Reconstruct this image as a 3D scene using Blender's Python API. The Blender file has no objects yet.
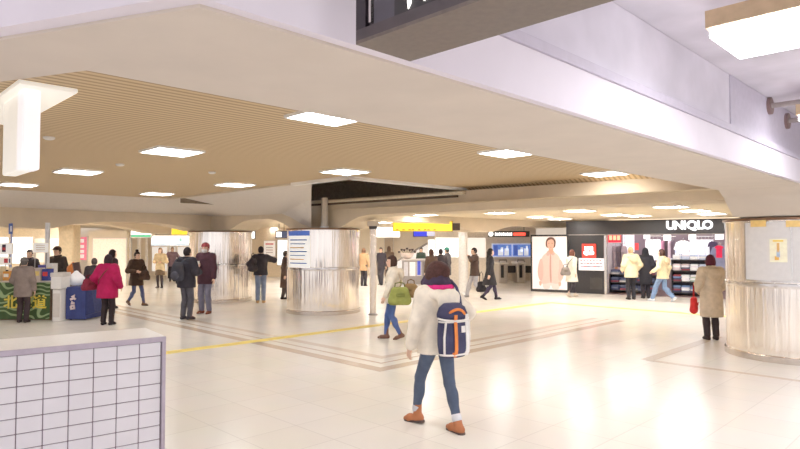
EXPOSURE, GAMMA, WORLD_L, LAMP_E = 0.25, 1.25, 1.0, 22.0
import bpy, math, random
import numpy as np
from mathutils import Vector, Matrix

random.seed(7)
COL = bpy.context.scene.collection
SQ = math.sqrt(.5)
CAM_H, F_PX, HORIZON = 1.80, 600.0, 243.5
TANP = (HORIZON - 224.5) / F_PX
PITCH = math.atan(TANP)

# ------------------------------------------------------------------ survey helpers
def ray(x, y):
    c, s = math.cos(PITCH), math.sin(PITCH)
    return Vector((x - 400, F_PX * c - (224.5 - y) * s, F_PX * s + (224.5 - y) * c))
def P(x, y, z=0.0):
    r = ray(x, y); k = (z - CAM_H) / r.z
    return Vector((r.x * k, r.y * k, z))
def PD(x, y, d):
    r = ray(x, y); k = d / r.y
    return Vector((r.x * k, d, CAM_H + r.z * k))
def W(s, t, z=0.0):                       # hall axes: s and t run at 45 degrees
    return Vector(((s - t) * SQ, (s + t) * SQ, z))
def plane_hit(x, y, o, n):
    r = ray(x, y); c = Vector((0, 0, CAM_H)); k = (Vector(o) - c).dot(n) / r.dot(n)
    return c + r * k
def cyl_hit(x, y, cx, cy, rad):
    r = ray(x, y); a = r.x ** 2 + r.y ** 2; b = -2 * (r.x * cx + r.y * cy); c = cx * cx + cy * cy - rad * rad
    disc = max(0, b * b - 4 * a * c); k = (-b - math.sqrt(disc)) / (2 * a)
    return math.atan2(r.y * k - cy, r.x * k - cx), CAM_H + r.z * k

# ------------------------------------------------------------------ materials
def lin(c):
    return tuple(((v / 255) / 12.92 if v / 255 <= .04045 else ((v / 255 + .055) / 1.055) ** 2.4) for v in c)
MATS = {}
def M(name, rgb, rough=.6, metal=0, emit=0, var=.10, scale=14, bump=0, spec=.5):
    if name in MATS: return MATS[name]
    m = bpy.data.materials.new(name); m.use_nodes = True; nt = m.node_tree; b = nt.nodes['Principled BSDF']
    c = lin(rgb)
    b.inputs['Roughness'].default_value = rough; b.inputs['Metallic'].default_value = metal
    b.inputs['Specular IOR Level'].default_value = spec
    tc = nt.nodes.new('ShaderNodeTexCoord'); nz = nt.nodes.new('ShaderNodeTexNoise'); nz.inputs['Scale'].default_value = scale
    nz.inputs['Detail'].default_value = 3
    nt.links.new(tc.outputs['Object'], nz.inputs['Vector'])
    rp = nt.nodes.new('ShaderNodeValToRGB')
    rp.color_ramp.elements[0].position = .3; rp.color_ramp.elements[1].position = .7
    rp.color_ramp.elements[0].color = (*[v * (1 - var) for v in c], 1)
    rp.color_ramp.elements[1].color = (*[min(1, v * (1 + var)) for v in c], 1)
    nt.links.new(nz.outputs['Fac'], rp.inputs['Fac']); nt.links.new(rp.outputs['Color'], b.inputs['Base Color'])
    if emit:
        nt.links.new(rp.outputs['Color'], b.inputs['Emission Color']); b.inputs['Emission Strength'].default_value = emit
    if bump:
        bp = nt.nodes.new('ShaderNodeBump'); bp.inputs['Strength'].default_value = bump; bp.inputs['Distance'].default_value = .01
        nt.links.new(nz.outputs['Fac'], bp.inputs['Height']); nt.links.new(bp.outputs['Normal'], b.inputs['Normal'])
    MATS[name] = m; return m
def cloth(rgb, rough=.85):
    return M('cloth_%d_%d_%d' % tuple(rgb), rgb, rough, var=.16, scale=9, bump=.25, spec=.2)

# ------------------------------------------------------------------ mesh building
OFF = {}
def tag(o, label=None, cat=None, group=None, kind=None):
    if label: o['label'] = label
    if cat: o['category'] = cat
    if group: o['group'] = group
    if kind: o['kind'] = kind
    return o
def thing(name, label, cat, loc=(0, 0, 0), group=None, kind=None):
    o = bpy.data.objects.new(name, None); COL.objects.link(o); o.location = loc; o.empty_display_size = .1
    OFF[o.name] = Vector(loc)
    return tag(o, label, cat, group, kind)
class Fr:                                   # a local frame: origin and three axes
    def __init__(s, o=(0, 0, 0), ex=(1, 0, 0), ey=(0, 1, 0), ez=(0, 0, 1)):
        s.o, s.x, s.y, s.z = Vector(o), Vector(ex), Vector(ey), Vector(ez)
    def __call__(s, p): return s.o + s.x * p[0] + s.y * p[1] + s.z * p[2]
WORLD = Fr()
def turned(o, deg):
    a = math.radians(deg); return Fr(o, (math.cos(a), math.sin(a), 0), (-math.sin(a), math.cos(a), 0))
HALL = Fr((0, 0, 0), (SQ, SQ, 0), (-SQ, SQ, 0))      # (s, t, z)
class MB:
    def __init__(s, fr=WORLD): s.v, s.f, s.fr = [], [], fr
    def add(s, vs, fs):
        b = len(s.v); s.v += [s.fr(p) for p in vs]; s.f += [tuple(b + i for i in f) for f in fs]; return s
    def box(s, x0, x1, y0, y1, z0, z1):
        vs = [(x, y, z) for z in (z0, z1) for y in (y0, y1) for x in (x0, x1)]
        return s.add(vs, [(0, 2, 3, 1), (4, 5, 7, 6), (0, 1, 5, 4), (2, 6, 7, 3), (0, 4, 6, 2), (1, 3, 7, 5)])
    def rbox(s, x0, x1, y0, y1, z0, z1, r=.02):        # chamfered box
        r = min(r, (x1 - x0) / 2.2, (y1 - y0) / 2.2, (z1 - z0) / 2.2)
        def ring(z, i):
            a0, a1, b0, b1 = x0 + i, x1 - i, y0 + i, y1 - i
            return [(a0 + r, b0, z), (a1 - r, b0, z), (a1, b0 + r, z), (a1, b1 - r, z), (a1 - r, b1, z), (a0 + r, b1, z), (a0, b1 - r, z), (a0, b0 + r, z)]
        vs = ring(z0, r * .7) + ring(z0 + r, 0) + ring(z1 - r, 0) + ring(z1, r * .7)
        fs = [tuple(range(7, -1, -1)), tuple(range(24, 32))]
        for k in range(3):
            for i in range(8):
                j = (i + 1) % 8; fs.append((k * 8 + i, k * 8 + j, k * 8 + 8 + j, k * 8 + 8 + i))
        return s.add(vs, fs)
    def quad(s, *ps): return s.add(ps, [tuple(range(len(ps)))])
    def prism(s, poly, z0, z1):
        n = len(poly)
        vs = [(x, y, z0) for x, y in poly] + [(x, y, z1) for x, y in poly]
        return s.add(vs, [tuple(range(n - 1, -1, -1)), tuple(range(n, 2 * n))] + [(i, (i + 1) % n, n + (i + 1) % n, n + i) for i in range(n)])
    def extr(s, prof, a0, a1, axis=1):                  # profile (u,z) swept along the other flat axis
        n = len(prof)
        mk = (lambda u, z, a: (u, a, z)) if axis == 1 else (lambda u, z, a: (a, u, z))
        vs = [mk(u, z, a0) for u, z in prof] + [mk(u, z, a1) for u, z in prof]
        return s.add(vs, [tuple(range(n)), tuple(range(2 * n - 1, n - 1, -1))] + [(i, n + i, n + (i + 1) % n, (i + 1) % n) for i in range(n)])
    def tube(s, pts, r, n=8):
        pts = [Vector(p) for p in pts]; vs, fs = [], []
        rs = r if isinstance(r, (list, tuple)) else [r] * len(pts)
        for i, p in enumerate(pts):
            d = (pts[min(i + 1, len(pts) - 1)] - pts[max(i - 1, 0)]).normalized()
            a = d.orthogonal().normalized() if i == 0 else (pa - d * pa.dot(d)).normalized()
            pa = a; b = d.cross(a)
            for k in range(n):
                t = 2 * math.pi * k / n; vs.append(p + (a * math.cos(t) + b * math.sin(t)) * rs[i])
        for i in range(len(pts) - 1):
            for k in range(n):
                j = (k + 1) % n; fs.append((i * n + k, i * n + j, i * n + n + j, i * n + n + k))
        fs += [tuple(range(n - 1, -1, -1)), tuple(range((len(pts) - 1) * n, len(pts) * n))]
        return s.add(vs, fs)
    def lathe(s, prof, c=(0, 0, 0), n=24):
        vs, fs = [], []
        for r, z in prof:
            for k in range(n):
                t = 2 * math.pi * k / n; vs.append((c[0] + r * math.cos(t), c[1] + r * math.sin(t), c[2] + z))
        m = len(prof)
        for i in range(m - 1):
            for k in range(n):
                j = (k + 1) % n; fs.append((i * n + k, i * n + j, i * n + n + j, i * n + n + k))
        fs += [tuple(range(n - 1, -1, -1)), tuple(range((m - 1) * n, m * n))]
        return s.add(vs, fs)
    def ball(s, c, rx, ry=None, rz=None, n=12, m=8):
        ry = ry or rx; rz = rz or rx; vs, fs = [], []
        for i in range(m + 1):
            ph = math.pi * (i + .02) / (m + .04)
            for k in range(n):
                t = 2 * math.pi * k / n
                vs.append((c[0] + rx * math.sin(ph) * math.cos(t), c[1] + ry * math.sin(ph) * math.sin(t), c[2] + rz * math.cos(ph)))
        for i in range(m):
            for k in range(n):
                j = (k + 1) % n; fs.append((i * n + k, i * n + n + k, i * n + n + j, i * n + j))
        return s.add(vs, fs)
    def arc(s, cx, cy, r0, r1, a0, a1, z0, z1, n=12):   # curved slab
        vs, fs = [], []
        for i in range(n + 1):
            a = a0 + (a1 - a0) * i / n; c, q = math.cos(a), math.sin(a)
            vs += [(cx + r0 * c, cy + r0 * q, z0), (cx + r1 * c, cy + r1 * q, z0), (cx + r1 * c, cy + r1 * q, z1), (cx + r0 * c, cy + r0 * q, z1)]
        for i in range(n):
            for k in range(4):
                j = (k + 1) % 4; fs.append((i * 4 + k, i * 4 + 4 + k, i * 4 + 4 + j, i * 4 + j))
        fs += [(0, 1, 2, 3), (n * 4 + 3, n * 4 + 2, n * 4 + 1, n * 4)]
        return s.add(vs, fs)
    def build(s, name, mat, parent=None, smooth=False, label=None):
        me = bpy.data.meshes.new(name)
        if parent is not None: off = OFF[parent.name]
        else:
            v = s.v; off = Vector(((min(p.x for p in v) + max(p.x for p in v)) / 2, (min(p.y for p in v) + max(p.y for p in v)) / 2, min(p.z for p in v)))
        me.from_pydata([tuple(p - off) for p in s.v], [], s.f); me.materials.append(mat)
        import bmesh
        bm = bmesh.new(); bm.from_mesh(me); bmesh.ops.recalc_face_normals(bm, faces=bm.faces); bm.to_mesh(me); bm.free()
        if smooth:
            me.polygons.foreach_set('use_smooth', [True] * len(me.polygons)); me.set_sharp_from_angle(angle=math.radians(40))
        o = bpy.data.objects.new(name, me); COL.objects.link(o)
        if parent is not None: o.parent = parent; OFF[o.name] = off
        else: o.location = off; OFF[o.name] = off
        if label: o['label'] = label
        return o
def struct(name, mb, mat, smooth=False): return tag(mb.build(name, mat, None, smooth), kind='structure')
def text_mb(body, size, fr, depth=.02, mb=None, bold=0):
    cu = bpy.data.curves.new('lettering', 'FONT'); cu.body = body; cu.size = size; cu.extrude = depth / 2; cu.align_x = 'CENTER'; cu.align_y = 'CENTER'
    cu.offset = bold
    o = bpy.data.objects.new('lettering', cu); COL.objects.link(o)
    dg = bpy.context.evaluated_depsgraph_get(); me = bpy.data.meshes.new_from_object(o.evaluated_get(dg))
    mb = mb or MB(); mb.fr = fr
    mb.add([(v.co.x, v.co.z, v.co.y) for v in me.vertices], [tuple(p.vertices) for p in me.polygons])
    bpy.data.objects.remove(o); bpy.data.meshes.remove(me); bpy.data.curves.remove(cu)
    return mb
def copy_tree(o, parent=None):
    c = o.copy(); COL.objects.link(c); OFF[c.name] = OFF[o.name]
    if parent is not None: c.parent = parent
    for ch in list(o.children): copy_tree(ch, c)
    return c

# ------------------------------------------------------------------ implicit surfaces for people and soft things
def cone(a, b, r1, r2):
    a, b = np.array(a, float), np.array(b, float); ba = b - a; l2 = float(ba @ ba) + 1e-9
    def fn(X, Y, Z):
        x, y, z = X - a[0], Y - a[1], Z - a[2]
        t = np.clip((x * ba[0] + y * ba[1] + z * ba[2]) / l2, 0, 1)
        return np.sqrt((x - t * ba[0]) ** 2 + (y - t * ba[1]) ** 2 + (z - t * ba[2]) ** 2) - (r1 + (r2 - r1) * t)
    r = max(r1, r2); return fn, np.minimum(a, b) - r, np.maximum(a, b) + r
def ell(c, r, yaw=0):
    c, r = np.array(c, float), np.array(r, float); cs, sn = math.cos(yaw), math.sin(yaw)
    def fn(X, Y, Z):
        x, y, z = X - c[0], Y - c[1], Z - c[2]
        if yaw: x, y = x * cs + y * sn, -x * sn + y * cs
        k0 = np.sqrt((x / r[0]) ** 2 + (y / r[1]) ** 2 + (z / r[2]) ** 2)
        k1 = np.sqrt((x / r[0] ** 2) ** 2 + (y / r[1] ** 2) ** 2 + (z / r[2] ** 2) ** 2) + 1e-6
        return k0 * (k0 - 1) / k1
    e = r if not yaw else np.array([max(r[0], r[1])] * 2 + [r[2]])
    return fn, c - e, c + e
def profile(zs, rx, ry, cy, cx=None):
    zs = np.array(zs, float); cx = cx or [0] * len(zs)
    def fn(X, Y, Z):
        a, b, c, e = np.interp(Z, zs, rx), np.interp(Z, zs, ry), np.interp(Z, zs, cy), np.interp(Z, zs, cx)
        d = (np.sqrt(((X - e) / a) ** 2 + ((Y - c) / b) ** 2) - 1) * np.minimum(a, b)
        return np.maximum(d, np.maximum(Z - zs[-1], zs[0] - Z))
    m = max(max(rx), max(ry)) + max(abs(v) for v in list(cy) + list(cx))
    return fn, np.array([-m, -m, zs[0]]), np.array([m, m, zs[-1]])
class Field:
    def __init__(s, lo, hi, h):
        s.lo = np.array(lo, float); s.h = h; n = np.ceil((np.array(hi) - s.lo) / h).astype(int) + 1; s.n = n
        s.F = np.full(n, .25, np.float32)
        s.X = (s.lo[0] + np.arange(n[0]) * h)[:, None, None]; s.Y = (s.lo[1] + np.arange(n[1]) * h)[None, :, None]; s.Z = (s.lo[2] + np.arange(n[2]) * h)[None, None, :]
    def add(s, prim, k=.02):
        fn, lo, hi = prim; pad = k + 2.5 * s.h
        i0 = np.clip(np.floor((lo - pad - s.lo) / s.h).astype(int), 0, s.n); i1 = np.clip(np.ceil((hi + pad - s.lo) / s.h).astype(int) + 1, 0, s.n)
        if np.any(i1 <= i0): return s
        sl = tuple(slice(a, b) for a, b in zip(i0, i1))
        d = fn(s.X[sl[0]], s.Y[:, sl[1]], s.Z[:, :, sl[2]]); a = s.F[sl]
        if k > 0:
            q = np.clip(.5 + .5 * (a - d) / k, 0, 1); s.F[sl] = a * (1 - q) + d * q - k * q * (1 - q)
        else: s.F[sl] = np.minimum(a, d)
        return s
    def cut(s, fn):
        s.F = np.maximum(s.F, fn(s.X, s.Y, s.Z)).astype(np.float32); return s
    def mesh(s, scale=1.0):
        F = s.F; F[0], F[-1] = .25, .25; F[:, 0], F[:, -1] = .25, .25; F[:, :, 0], F[:, :, -1] = .25, .25
        S = F < 0; c = np.zeros(tuple(np.array(F.shape) - 1), int)
        for i in (0, 1):
            for j in (0, 1):
                for k in (0, 1): c += S[i:F.shape[0] - 1 + i, j:F.shape[1] - 1 + j, k:F.shape[2] - 1 + k]
        act = (c > 0) & (c < 8); ii = np.argwhere(act); idx = np.full(c.shape, -1, int); idx[act] = np.arange(len(ii))
        pos = np.zeros((len(ii), 3)); cnt = np.zeros(len(ii))
        cs = [(i, j, k) for i in (0, 1) for j in (0, 1) for k in (0, 1)]
        for a in cs:
            for ax in range(3):
                if a[ax]: continue
                b = list(a); b[ax] = 1
                va = F[ii[:, 0] + a[0], ii[:, 1] + a[1], ii[:, 2] + a[2]]; vb = F[ii[:, 0] + b[0], ii[:, 1] + b[1], ii[:, 2] + b[2]]
                m = (va < 0) != (vb < 0); t = np.where(m, va / np.where(m, va - vb, 1), 0)
                q = np.tile(np.array(a, float), (len(ii), 1)); q[:, ax] += t
                pos += q * m[:, None]; cnt += m
        V = ((ii + pos / np.maximum(cnt, 1)[:, None]) * s.h + s.lo) * scale
        Q = []
        for ax in range(3):
            A = np.moveaxis(S, ax, 0); I = np.moveaxis(idx, ax, 0)
            cr = A[:-1, 1:-1, 1:-1] != A[1:, 1:-1, 1:-1]; e = np.argwhere(cr)
            if not len(e): continue
            i, j, k = e[:, 0], e[:, 1] + 1, e[:, 2] + 1
            q = np.stack([I[i, j - 1, k - 1], I[i, j, k - 1], I[i, j, k], I[i, j - 1, k]], 1)
            fl = A[i, j, k] if ax != 1 else ~A[i, j, k]
            q[~fl] = q[~fl][:, ::-1]; Q.append(q)
        return V, (np.concatenate(Q) if Q else np.zeros((0, 4), int))
def np_obj(name, V, Q, mat, parent=None):
    me = bpy.data.meshes.new(name)
    me.vertices.add(len(V)); me.vertices.foreach_set('co', V.astype(np.float32).ravel())
    me.loops.add(len(Q) * 4); me.loops.foreach_set('vertex_index', Q.astype(np.int32).ravel())
    me.polygons.add(len(Q)); me.polygons.foreach_set('loop_start', np.arange(0, len(Q) * 4, 4, dtype=np.int32))
    me.polygons.foreach_set('use_smooth', np.ones(len(Q), bool)); me.update(calc_edges=True)
    me.materials.append(mat)
    o = bpy.data.objects.new(name, me); COL.objects.link(o)
    if parent is not None: o.parent = parent
    return o

def ik(a, b, l1, l2, pole):
    a, b, pole = np.array(a, float), np.array(b, float), np.array(pole, float)
    d = b - a; L = np.linalg.norm(d); f = d / L
    if L > (l1 + l2) * .999: L = (l1 + l2) * .999; b = a + f * L
    x = (l1 * l1 - l2 * l2 + L * L) / (2 * L); hgt = math.sqrt(max(0, l1 * l1 - x * x))
    p = pole - f * (pole @ f); p /= np.linalg.norm(p) + 1e-9
    return a + f * x + p * hgt, b

SKIN = (226, 180, 152)
def person(loc, theta, H, label, pose=None, fit=None, h=.0125, group=None):
    """One standing or walking person: a continuous body mesh with clothes, hair and shoes as children. Local axes: x right, y ahead."""
    p = dict(stride=0, lead='l', lh=(-.27, .03, .80), rh=(.27, .03, .80), yaw=0, lean=.02, spread=.085, curl=.35, heel=True); p.update(pose or {})
    f = dict(coat=(60, 55, 55), hem=.80, bulk=.0, flare=0, legs=(50, 50, 60), slim=False, shoes=(40, 35, 35), hair='short', hc=(45, 35, 32),
             collar=None, hood=None, skirt=None, mask=None, cap=None, scarf=None, shaft=.05, cuff=None, shoe_name='shoe', bare=False, strap=None); f.update(fit or {})
    sc = H / 1.70
    a = p['stride']; sgn = 1 if p['lead'] == 'l' else -1
    feet, pitch = {}, {}
    for s, n in ((-1, 'l'), (1, 'r')):
        y = a if n == p['lead'] else -a
        lift = 0; pt = 0
        if a > .1 and p['heel'] and n != p['lead']: pt = min(.75, a * 2.0); lift = math.sin(pt) * .10
        feet[n] = np.array([s * p['spread'], y, .085 + lift]); pitch[n] = pt
    if 'lfoot' in p: feet['l'] = np.array(p['lfoot']); pitch['l'] = p.get('lpitch', 0)
    if 'rfoot' in p: feet['r'] = np.array(p['rfoot']); pitch['r'] = p.get('rpitch', 0)
    hip_z = min([.90] + [feet[n][2] + math.sqrt(max(.3, .822 ** 2 - feet[n][1] ** 2)) for n in 'lr'])
    dz = hip_z - .90
    def up(x, y, z):                                # upper-body point, leaning
        return np.array([x, y + p['lean'] * (z - .9), z + dz])
    hips = {'l': np.array([-.085, 0, hip_z]), 'r': np.array([.085, 0, hip_z])}
    knees = {}
    for n in 'lr': knees[n], feet[n] = ik(hips[n], feet[n], .425, .40, (0, 1, .15))
    sh = {'l': up(-.175, -.01, 1.385), 'r': up(.175, -.01, 1.385)}
    wr, el = {}, {}
    for s, n, k in ((-1, 'l', 'lh'), (1, 'r', 'rh')):
        t = np.array(p[k], float) + np.array([0, 0, dz])
        el[n], wr[n] = ik(sh[n], t, .285, .25, p.get(n + 'pole', (s * .6, -1, -.3)))
    lo = np.minimum.reduce([feet['l'], feet['r'], wr['l'], wr['r'], el['l'], el['r'], np.array([-.3, -.24, 0])]) - np.array([.16, .2, .05]); lo[2] = -.03
    hi = np.maximum.reduce([feet['l'], feet['r'], wr['l'], wr['r'], el['l'], el['r'], np.array([.3, .24, 1.7])]) + np.array([.16, .24, .16])
    neck = up(0, -.005, 1.47); yaw = math.radians(p['yaw'])
    hc = up(0, .018, 1.583)
    def hp(x, y, z):                                # head-space point
        return np.array([hc[0] + x * math.cos(yaw) - y * math.sin(yaw), hc[1] + x * math.sin(yaw) + y * math.cos(yaw), hc[2] + z])
    def footfield(F, n, g, shaft, cutsole=True):
        A, pt = feet[n], pitch[n]; c, q = math.cos(pt), math.sin(pt)
        yw = math.radians(-8 if n == 'r' else 8) + math.radians(p.get('toe', 0))
        def T(x, y, z):                             # foot-space -> body-space, heel lifted about the ankle
            y, z = y * c + z * q, z * c - y * q
            return A + np.array([x * math.cos(yw) - y * math.sin(yw), x * math.sin(yw) + y * math.cos(yw), z])
        F.add(cone(T(0, -.045, -.048), T(0, .09, -.052), .034 + g, .036 + g), .02)
        F.add(cone(T(0, .09, -.052), T(.004, .15, -.062), .036 + g, .022 + g), .02)
        F.add(cone(T(0, -.012, -.03), A + (knees[n] - A) * (shaft / .4), .038 + g, .040 + g), .03)
        if cutsole: F.cut(lambda X, Y, Z: -((Y - T(0, 0, -.086)[1]) * q + (Z - T(0, 0, -.086)[2]) * c) + np.where(Z > A[2] + .15, -1, 0))
        return T
    # ---------------- body
    B = Field(lo, hi, min(h, .011))
    for n in 'lr':
        B.add(cone(hips[n], knees[n], .072, .043), .03); B.add(cone(knees[n], feet[n] + (0, 0, .03), .043, .030), .02)
        mid = knees[n] * .65 + feet[n] * .35; B.add(ell(mid + np.array([0, -.012, 0]), (.036, .040, .10)), .02)
        A = feet[n]; F0 = A + np.array([0, -.03, -.045]); pt = pitch[n]
        B.add(cone(A + np.array([0, -.035, -.045]), A + np.array([0, .12 * math.cos(pt), -.055 - .12 * math.sin(pt) * .9]), .026, .022), .02)
    zs = np.array([.82, .90, .97, 1.05, 1.15, 1.25, 1.33, 1.40, 1.45])
    rx = [.12, .150, .150, .128, .132, .148, .155, .13, .06]; ry = [.08, .105, .105, .088, .094, .108, .10, .075, .05]
    cyv = list(p['lean'] * (zs - .9))
    B.add(profile(zs + dz, rx, ry, cyv), .04)
    B.add(cone(up(-.14, -.01, 1.385), up(.14, -.01, 1.385), .05, .05), .04)
    B.add(cone(up(0, -.01, 1.40), hc + np.array([0, -.02, -.05]), .052, .05), .03)
    B.add(ell(hc + np.array([0, 0, .01]), (.076, .096, .112), yaw), .03)
    B.add(ell(hp(0, .03, -.055), (.054, .064, .062), yaw), .03)
    B.add(ell(hp(0, .098, -.012), (.013, .018, .024), yaw), .012)
    B.add(ell(hp(0, .083, -.060), (.024, .012, .011), yaw), .012)
    for s in (-1, 1): B.add(ell(hp(s * .076, -.005, -.008), (.011, .022, .032), yaw), .01)
    for s, n in ((-1, 'l'), (1, 'r')):
        B.add(cone(sh[n], el[n], .046, .036), .04); B.add(cone(el[n], wr[n], .038, .024), .02)
        fd = wr[n] - el[n]; fd /= np.linalg.norm(fd)
        nn = np.array([-s, .0, 0.0]) if abs(fd[0]) < .8 else np.array([0, 0, -1.0]); nn = nn - fd * (nn @ fd); nn /= np.linalg.norm(nn)
        sd = np.cross(nn, fd); sd *= np.sign(sd @ np.array([0, 1, .3])) or 1     # thumb side forward
        w = wr[n]
        for q in (-.018, 0, .018): B.add(cone(w + fd * .01 + sd * q * .7, w + fd * .085 + sd * q, .018, .014), .015)
        fr_ = max(.0085, h * .72); cu = p['curl']
        for i, L in enumerate((.055, .068, .074, .066)):
            b0 = w + fd * .085 + sd * (-.028 + .0187 * i)
            d1 = fd * math.cos(cu) + nn * math.sin(cu); d2 = fd * math.cos(2.2 * cu) + nn * math.sin(2.2 * cu)
            m1 = b0 + d1 * L * .55; B.add(cone(b0, m1, fr_, fr_ * .95), .004); B.add(cone(m1, m1 + d2 * L * .5, fr_ * .95, fr_ * .8), .004)
        t0 = w + fd * .02 + sd * .022; t1 = t0 + fd * .035 + sd * .025 + nn * .012
        B.add(cone(t0, t1, .012, .0105), .012); B.add(cone(t1, t1 + fd * .03 + nn * .012, .0105, .009), .004)
    V, Q = B.mesh(sc)
    root = np_obj('person', V, Q, M('skin', SKIN, .55, var=.04))
    root.location = loc; root.rotation_euler = (0, 0, math.radians(theta)); tag(root, label, 'person', group); OFF[root.name] = Vector(loc)
    def grow(name, F, rgb, mat=None, lab=None):
        V, Q = F.mesh(sc)
        if len(V) == 0: return None
        o = np_obj(name, V, Q, mat or cloth(rgb), root)
        if lab: o['label'] = lab
        return o
    bk = f['bulk']; hem = f['hem']
    # ---------------- legs
    if not f['bare']:
        L = Field(lo, hi, h); r0, r1, r2 = (.090, .058, .044) if f['slim'] else (.096, .072, .064)
        for n in 'lr':
            e = feet[n] + (knees[n] - feet[n]) * (.06 if not f['cuff'] else .13)
            L.add(cone(hips[n], knees[n], r0, r1), .03); L.add(cone(knees[n], e, r1, r2), .02); L.add(ell(knees[n] * .66 + feet[n] * .34 + np.array([0, -.012, 0]), (r1 - .006, r1, .11)), .03)
        L.add(profile(np.array([.84, .90, .97, 1.06]) + dz, [.15, .172, .168, .150], [.11, .122, .118, .105], [0, 0, .002, .003]), .04)
        grow('trousers', L, f['legs'])
        if f['cuff']:
            for n in 'lr':
                C = Field(lo, hi, h); e = feet[n] + (knees[n] - feet[n]) * .13; g = feet[n] + (knees[n] - feet[n]) * .19
                C.add(cone(e, g, r2 + .006, r2 + .006), 0); grow('cuff', C, f['cuff'], lab='pale rolled trouser cuff')
    if f['skirt']:
        S = Field(lo, hi, h); zb = f['skirt'][1]
        S.add(profile(np.array([zb, .9, 1.05]) + dz, [.21, .18, .15], [.17, .14, .115], [0, 0, 0]), 0); grow('skirt', S, f['skirt'][0])
    # ---------------- shoes
    for n in 'lr':
        S = Field(lo, np.minimum(hi, [9, 9, .62]), h); T = footfield(S, n, .006, f['shaft'])
        if f.get('heels'): S.add(cone(T(0, -.05, -.05), T(0, -.055, -.115), .02, .008), .01)
        o = grow(f['shoe_name'], S, f['shoes'])
        if f.get('sole'):
            S = Field(lo, np.minimum(hi, [9, 9, .62]), h); c, q = math.cos(pitch[n]), math.sin(pitch[n])
            S.add(cone(T(0, -.045, -.075), T(0, .13, -.075), .042, .036), 0)
            S.add(cone(T(0, -.05, -.085), T(0, -.025, -.085), .040, .040), .01)
            Pz = T(0, 0, -.068)
            S.cut(lambda X, Y, Z: ((Y - Pz[1]) * q + (Z - Pz[2]) * c))
            Pb = T(0, 0, -.098); S.cut(lambda X, Y, Z: -((Y - Pb[1]) * q + (Z - Pb[2]) * c))
            V, Q = S.mesh(sc); s_ = np_obj('sole', V, Q, M('rubber_sole', (70, 52, 45), .7), o)
    # ---------------- coat
    C = Field(lo, hi, h)
    zt = np.array([hem, max(hem + .01, .90), max(hem + .02, 1.0), 1.10, 1.22, 1.33, 1.40, 1.465])
    fl = f['flare']; low = max(0, .9 - hem)
    crx = [.185 + bk + fl, .185 + bk + fl * .5, .172 + bk, .165 + bk, .178 + bk, .182 + bk, .155 + bk * .7, .07]
    cry = [.135 + bk + fl + min(.10, a * .35) * min(1, low * 3), .138 + bk + fl * .5, .125 + bk, .120 + bk, .132 + bk, .122 + bk, .095 + bk * .6, .058]
    cyc = [p['lean'] * (z - .9) for z in zt]
    C.add(profile(zt + dz, crx, cry, cyc), .03)
    C.add(cone(up(-.15, -.01, 1.385), up(.15, -.01, 1.385), .066 + bk * .6, .066 + bk * .6), .04)
    for n in 'lr':
        we = el[n] + (wr[n] - el[n]) * .92
        C.add(cone(sh[n], el[n], .070 + bk * .7, .060 + bk * .6), .045); C.add(cone(el[n], we, .060 + bk * .6, .048 + bk * .5), .02)
        # gathered folds at the elbow
        C.add(ell(el[n] + np.array([0, -.01, .0]), (.066 + bk * .6,) * 3), .03)
    for q in range(8):
        an = q * math.pi / 4; ex = up(.078 * math.cos(an), -.008 + .07 * math.sin(an), 1.452 + .012 * (1 - math.sin(an)))
        an2 = (q + 1) * math.pi / 4; ey = up(.078 * math.cos(an2), -.008 + .07 * math.sin(an2), 1.452 + .012 * (1 - math.sin(an2)))
        C.add(cone(ex, ey, .026, .026), .015)
    grow(f.get('coat_name', 'coat'), C, f['coat'])
    if f['hood']:
        Hd = Field(lo, hi, h)
        if f.get('hood_up'):
            Hd.add(ell(hp(0, -.022, .005), (.105, .118, .142), yaw), 0); Hd.add(cone(up(-.05, -.03, 1.46), up(.05, -.03, 1.46), .085, .085), .05)
            Hd.cut(lambda X, Y, Z: -(np.sqrt(((X - hp(0, .12, -.01)[0]) / .075) ** 2 + ((Y - hp(0, .12, -.01)[1]) / .085) ** 2 + ((Z - hp(0, .12, -.01)[2]) / .11) ** 2) - 1) * .07)
        else:
            for q in range(7):
                an = math.radians(180 + 30 * q); bn = math.radians(210 + 30 * q)
                if q == 6: break
                A_ = up(.165 * math.cos(an), .0 + .15 * math.sin(an), 1.405 - .02 * abs(math.sin(an))); B_ = up(.165 * math.cos(bn), .15 * math.sin(bn), 1.405 - .02 * abs(math.sin(bn)))
                Hd.add(cone(A_, B_, .056, .056), .02)
            Hd.add(ell(up(0, -.165 - bk, 1.33), (.15, .06, .12)), .04)
        grow('hood', Hd, f['hood'])
    if f['scarf']:
        S = Field(lo, hi, h)
        for q in range(10):
            an, bn = q * math.pi / 5, (q + 1) * math.pi / 5
            for r_, z_, w_ in ((.115, 1.50, .045), (.095, 1.545, .038)):
                S.add(cone(up(r_ * math.cos(an), r_ * math.sin(an) - .005, z_ + .01 * math.cos(3 * an)), up(r_ * math.cos(bn), r_ * math.sin(bn) - .005, z_ + .01 * math.cos(3 * bn)), w_, w_), .02)
        so = grow('scarf', S, f['scarf'][0])
        if len(f['scarf']) > 1:
            S = Field(lo, hi, h)
            for q in range(10):
                an, bn = q * math.pi / 5, (q + 1) * math.pi / 5
                S.add(cone(up(.145 * math.cos(an), .145 * math.sin(an) - .02, 1.462), up(.145 * math.cos(bn), .145 * math.sin(bn) - .02, 1.462), .026, .026), .01)
            V, Q = S.mesh(sc); np_obj('scarf_stripe', V, Q, cloth(f['scarf'][1]), so)['label'] = 'bright pink band along the scarf'
    # ---------------- hair and hats
    st = f['hair']; Hr = Field(np.array([-.3, -.42, 1.1]) + [0, 0, dz], np.array([.3, .35, 1.88]) + [0, 0, dz], min(h, .011))
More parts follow.
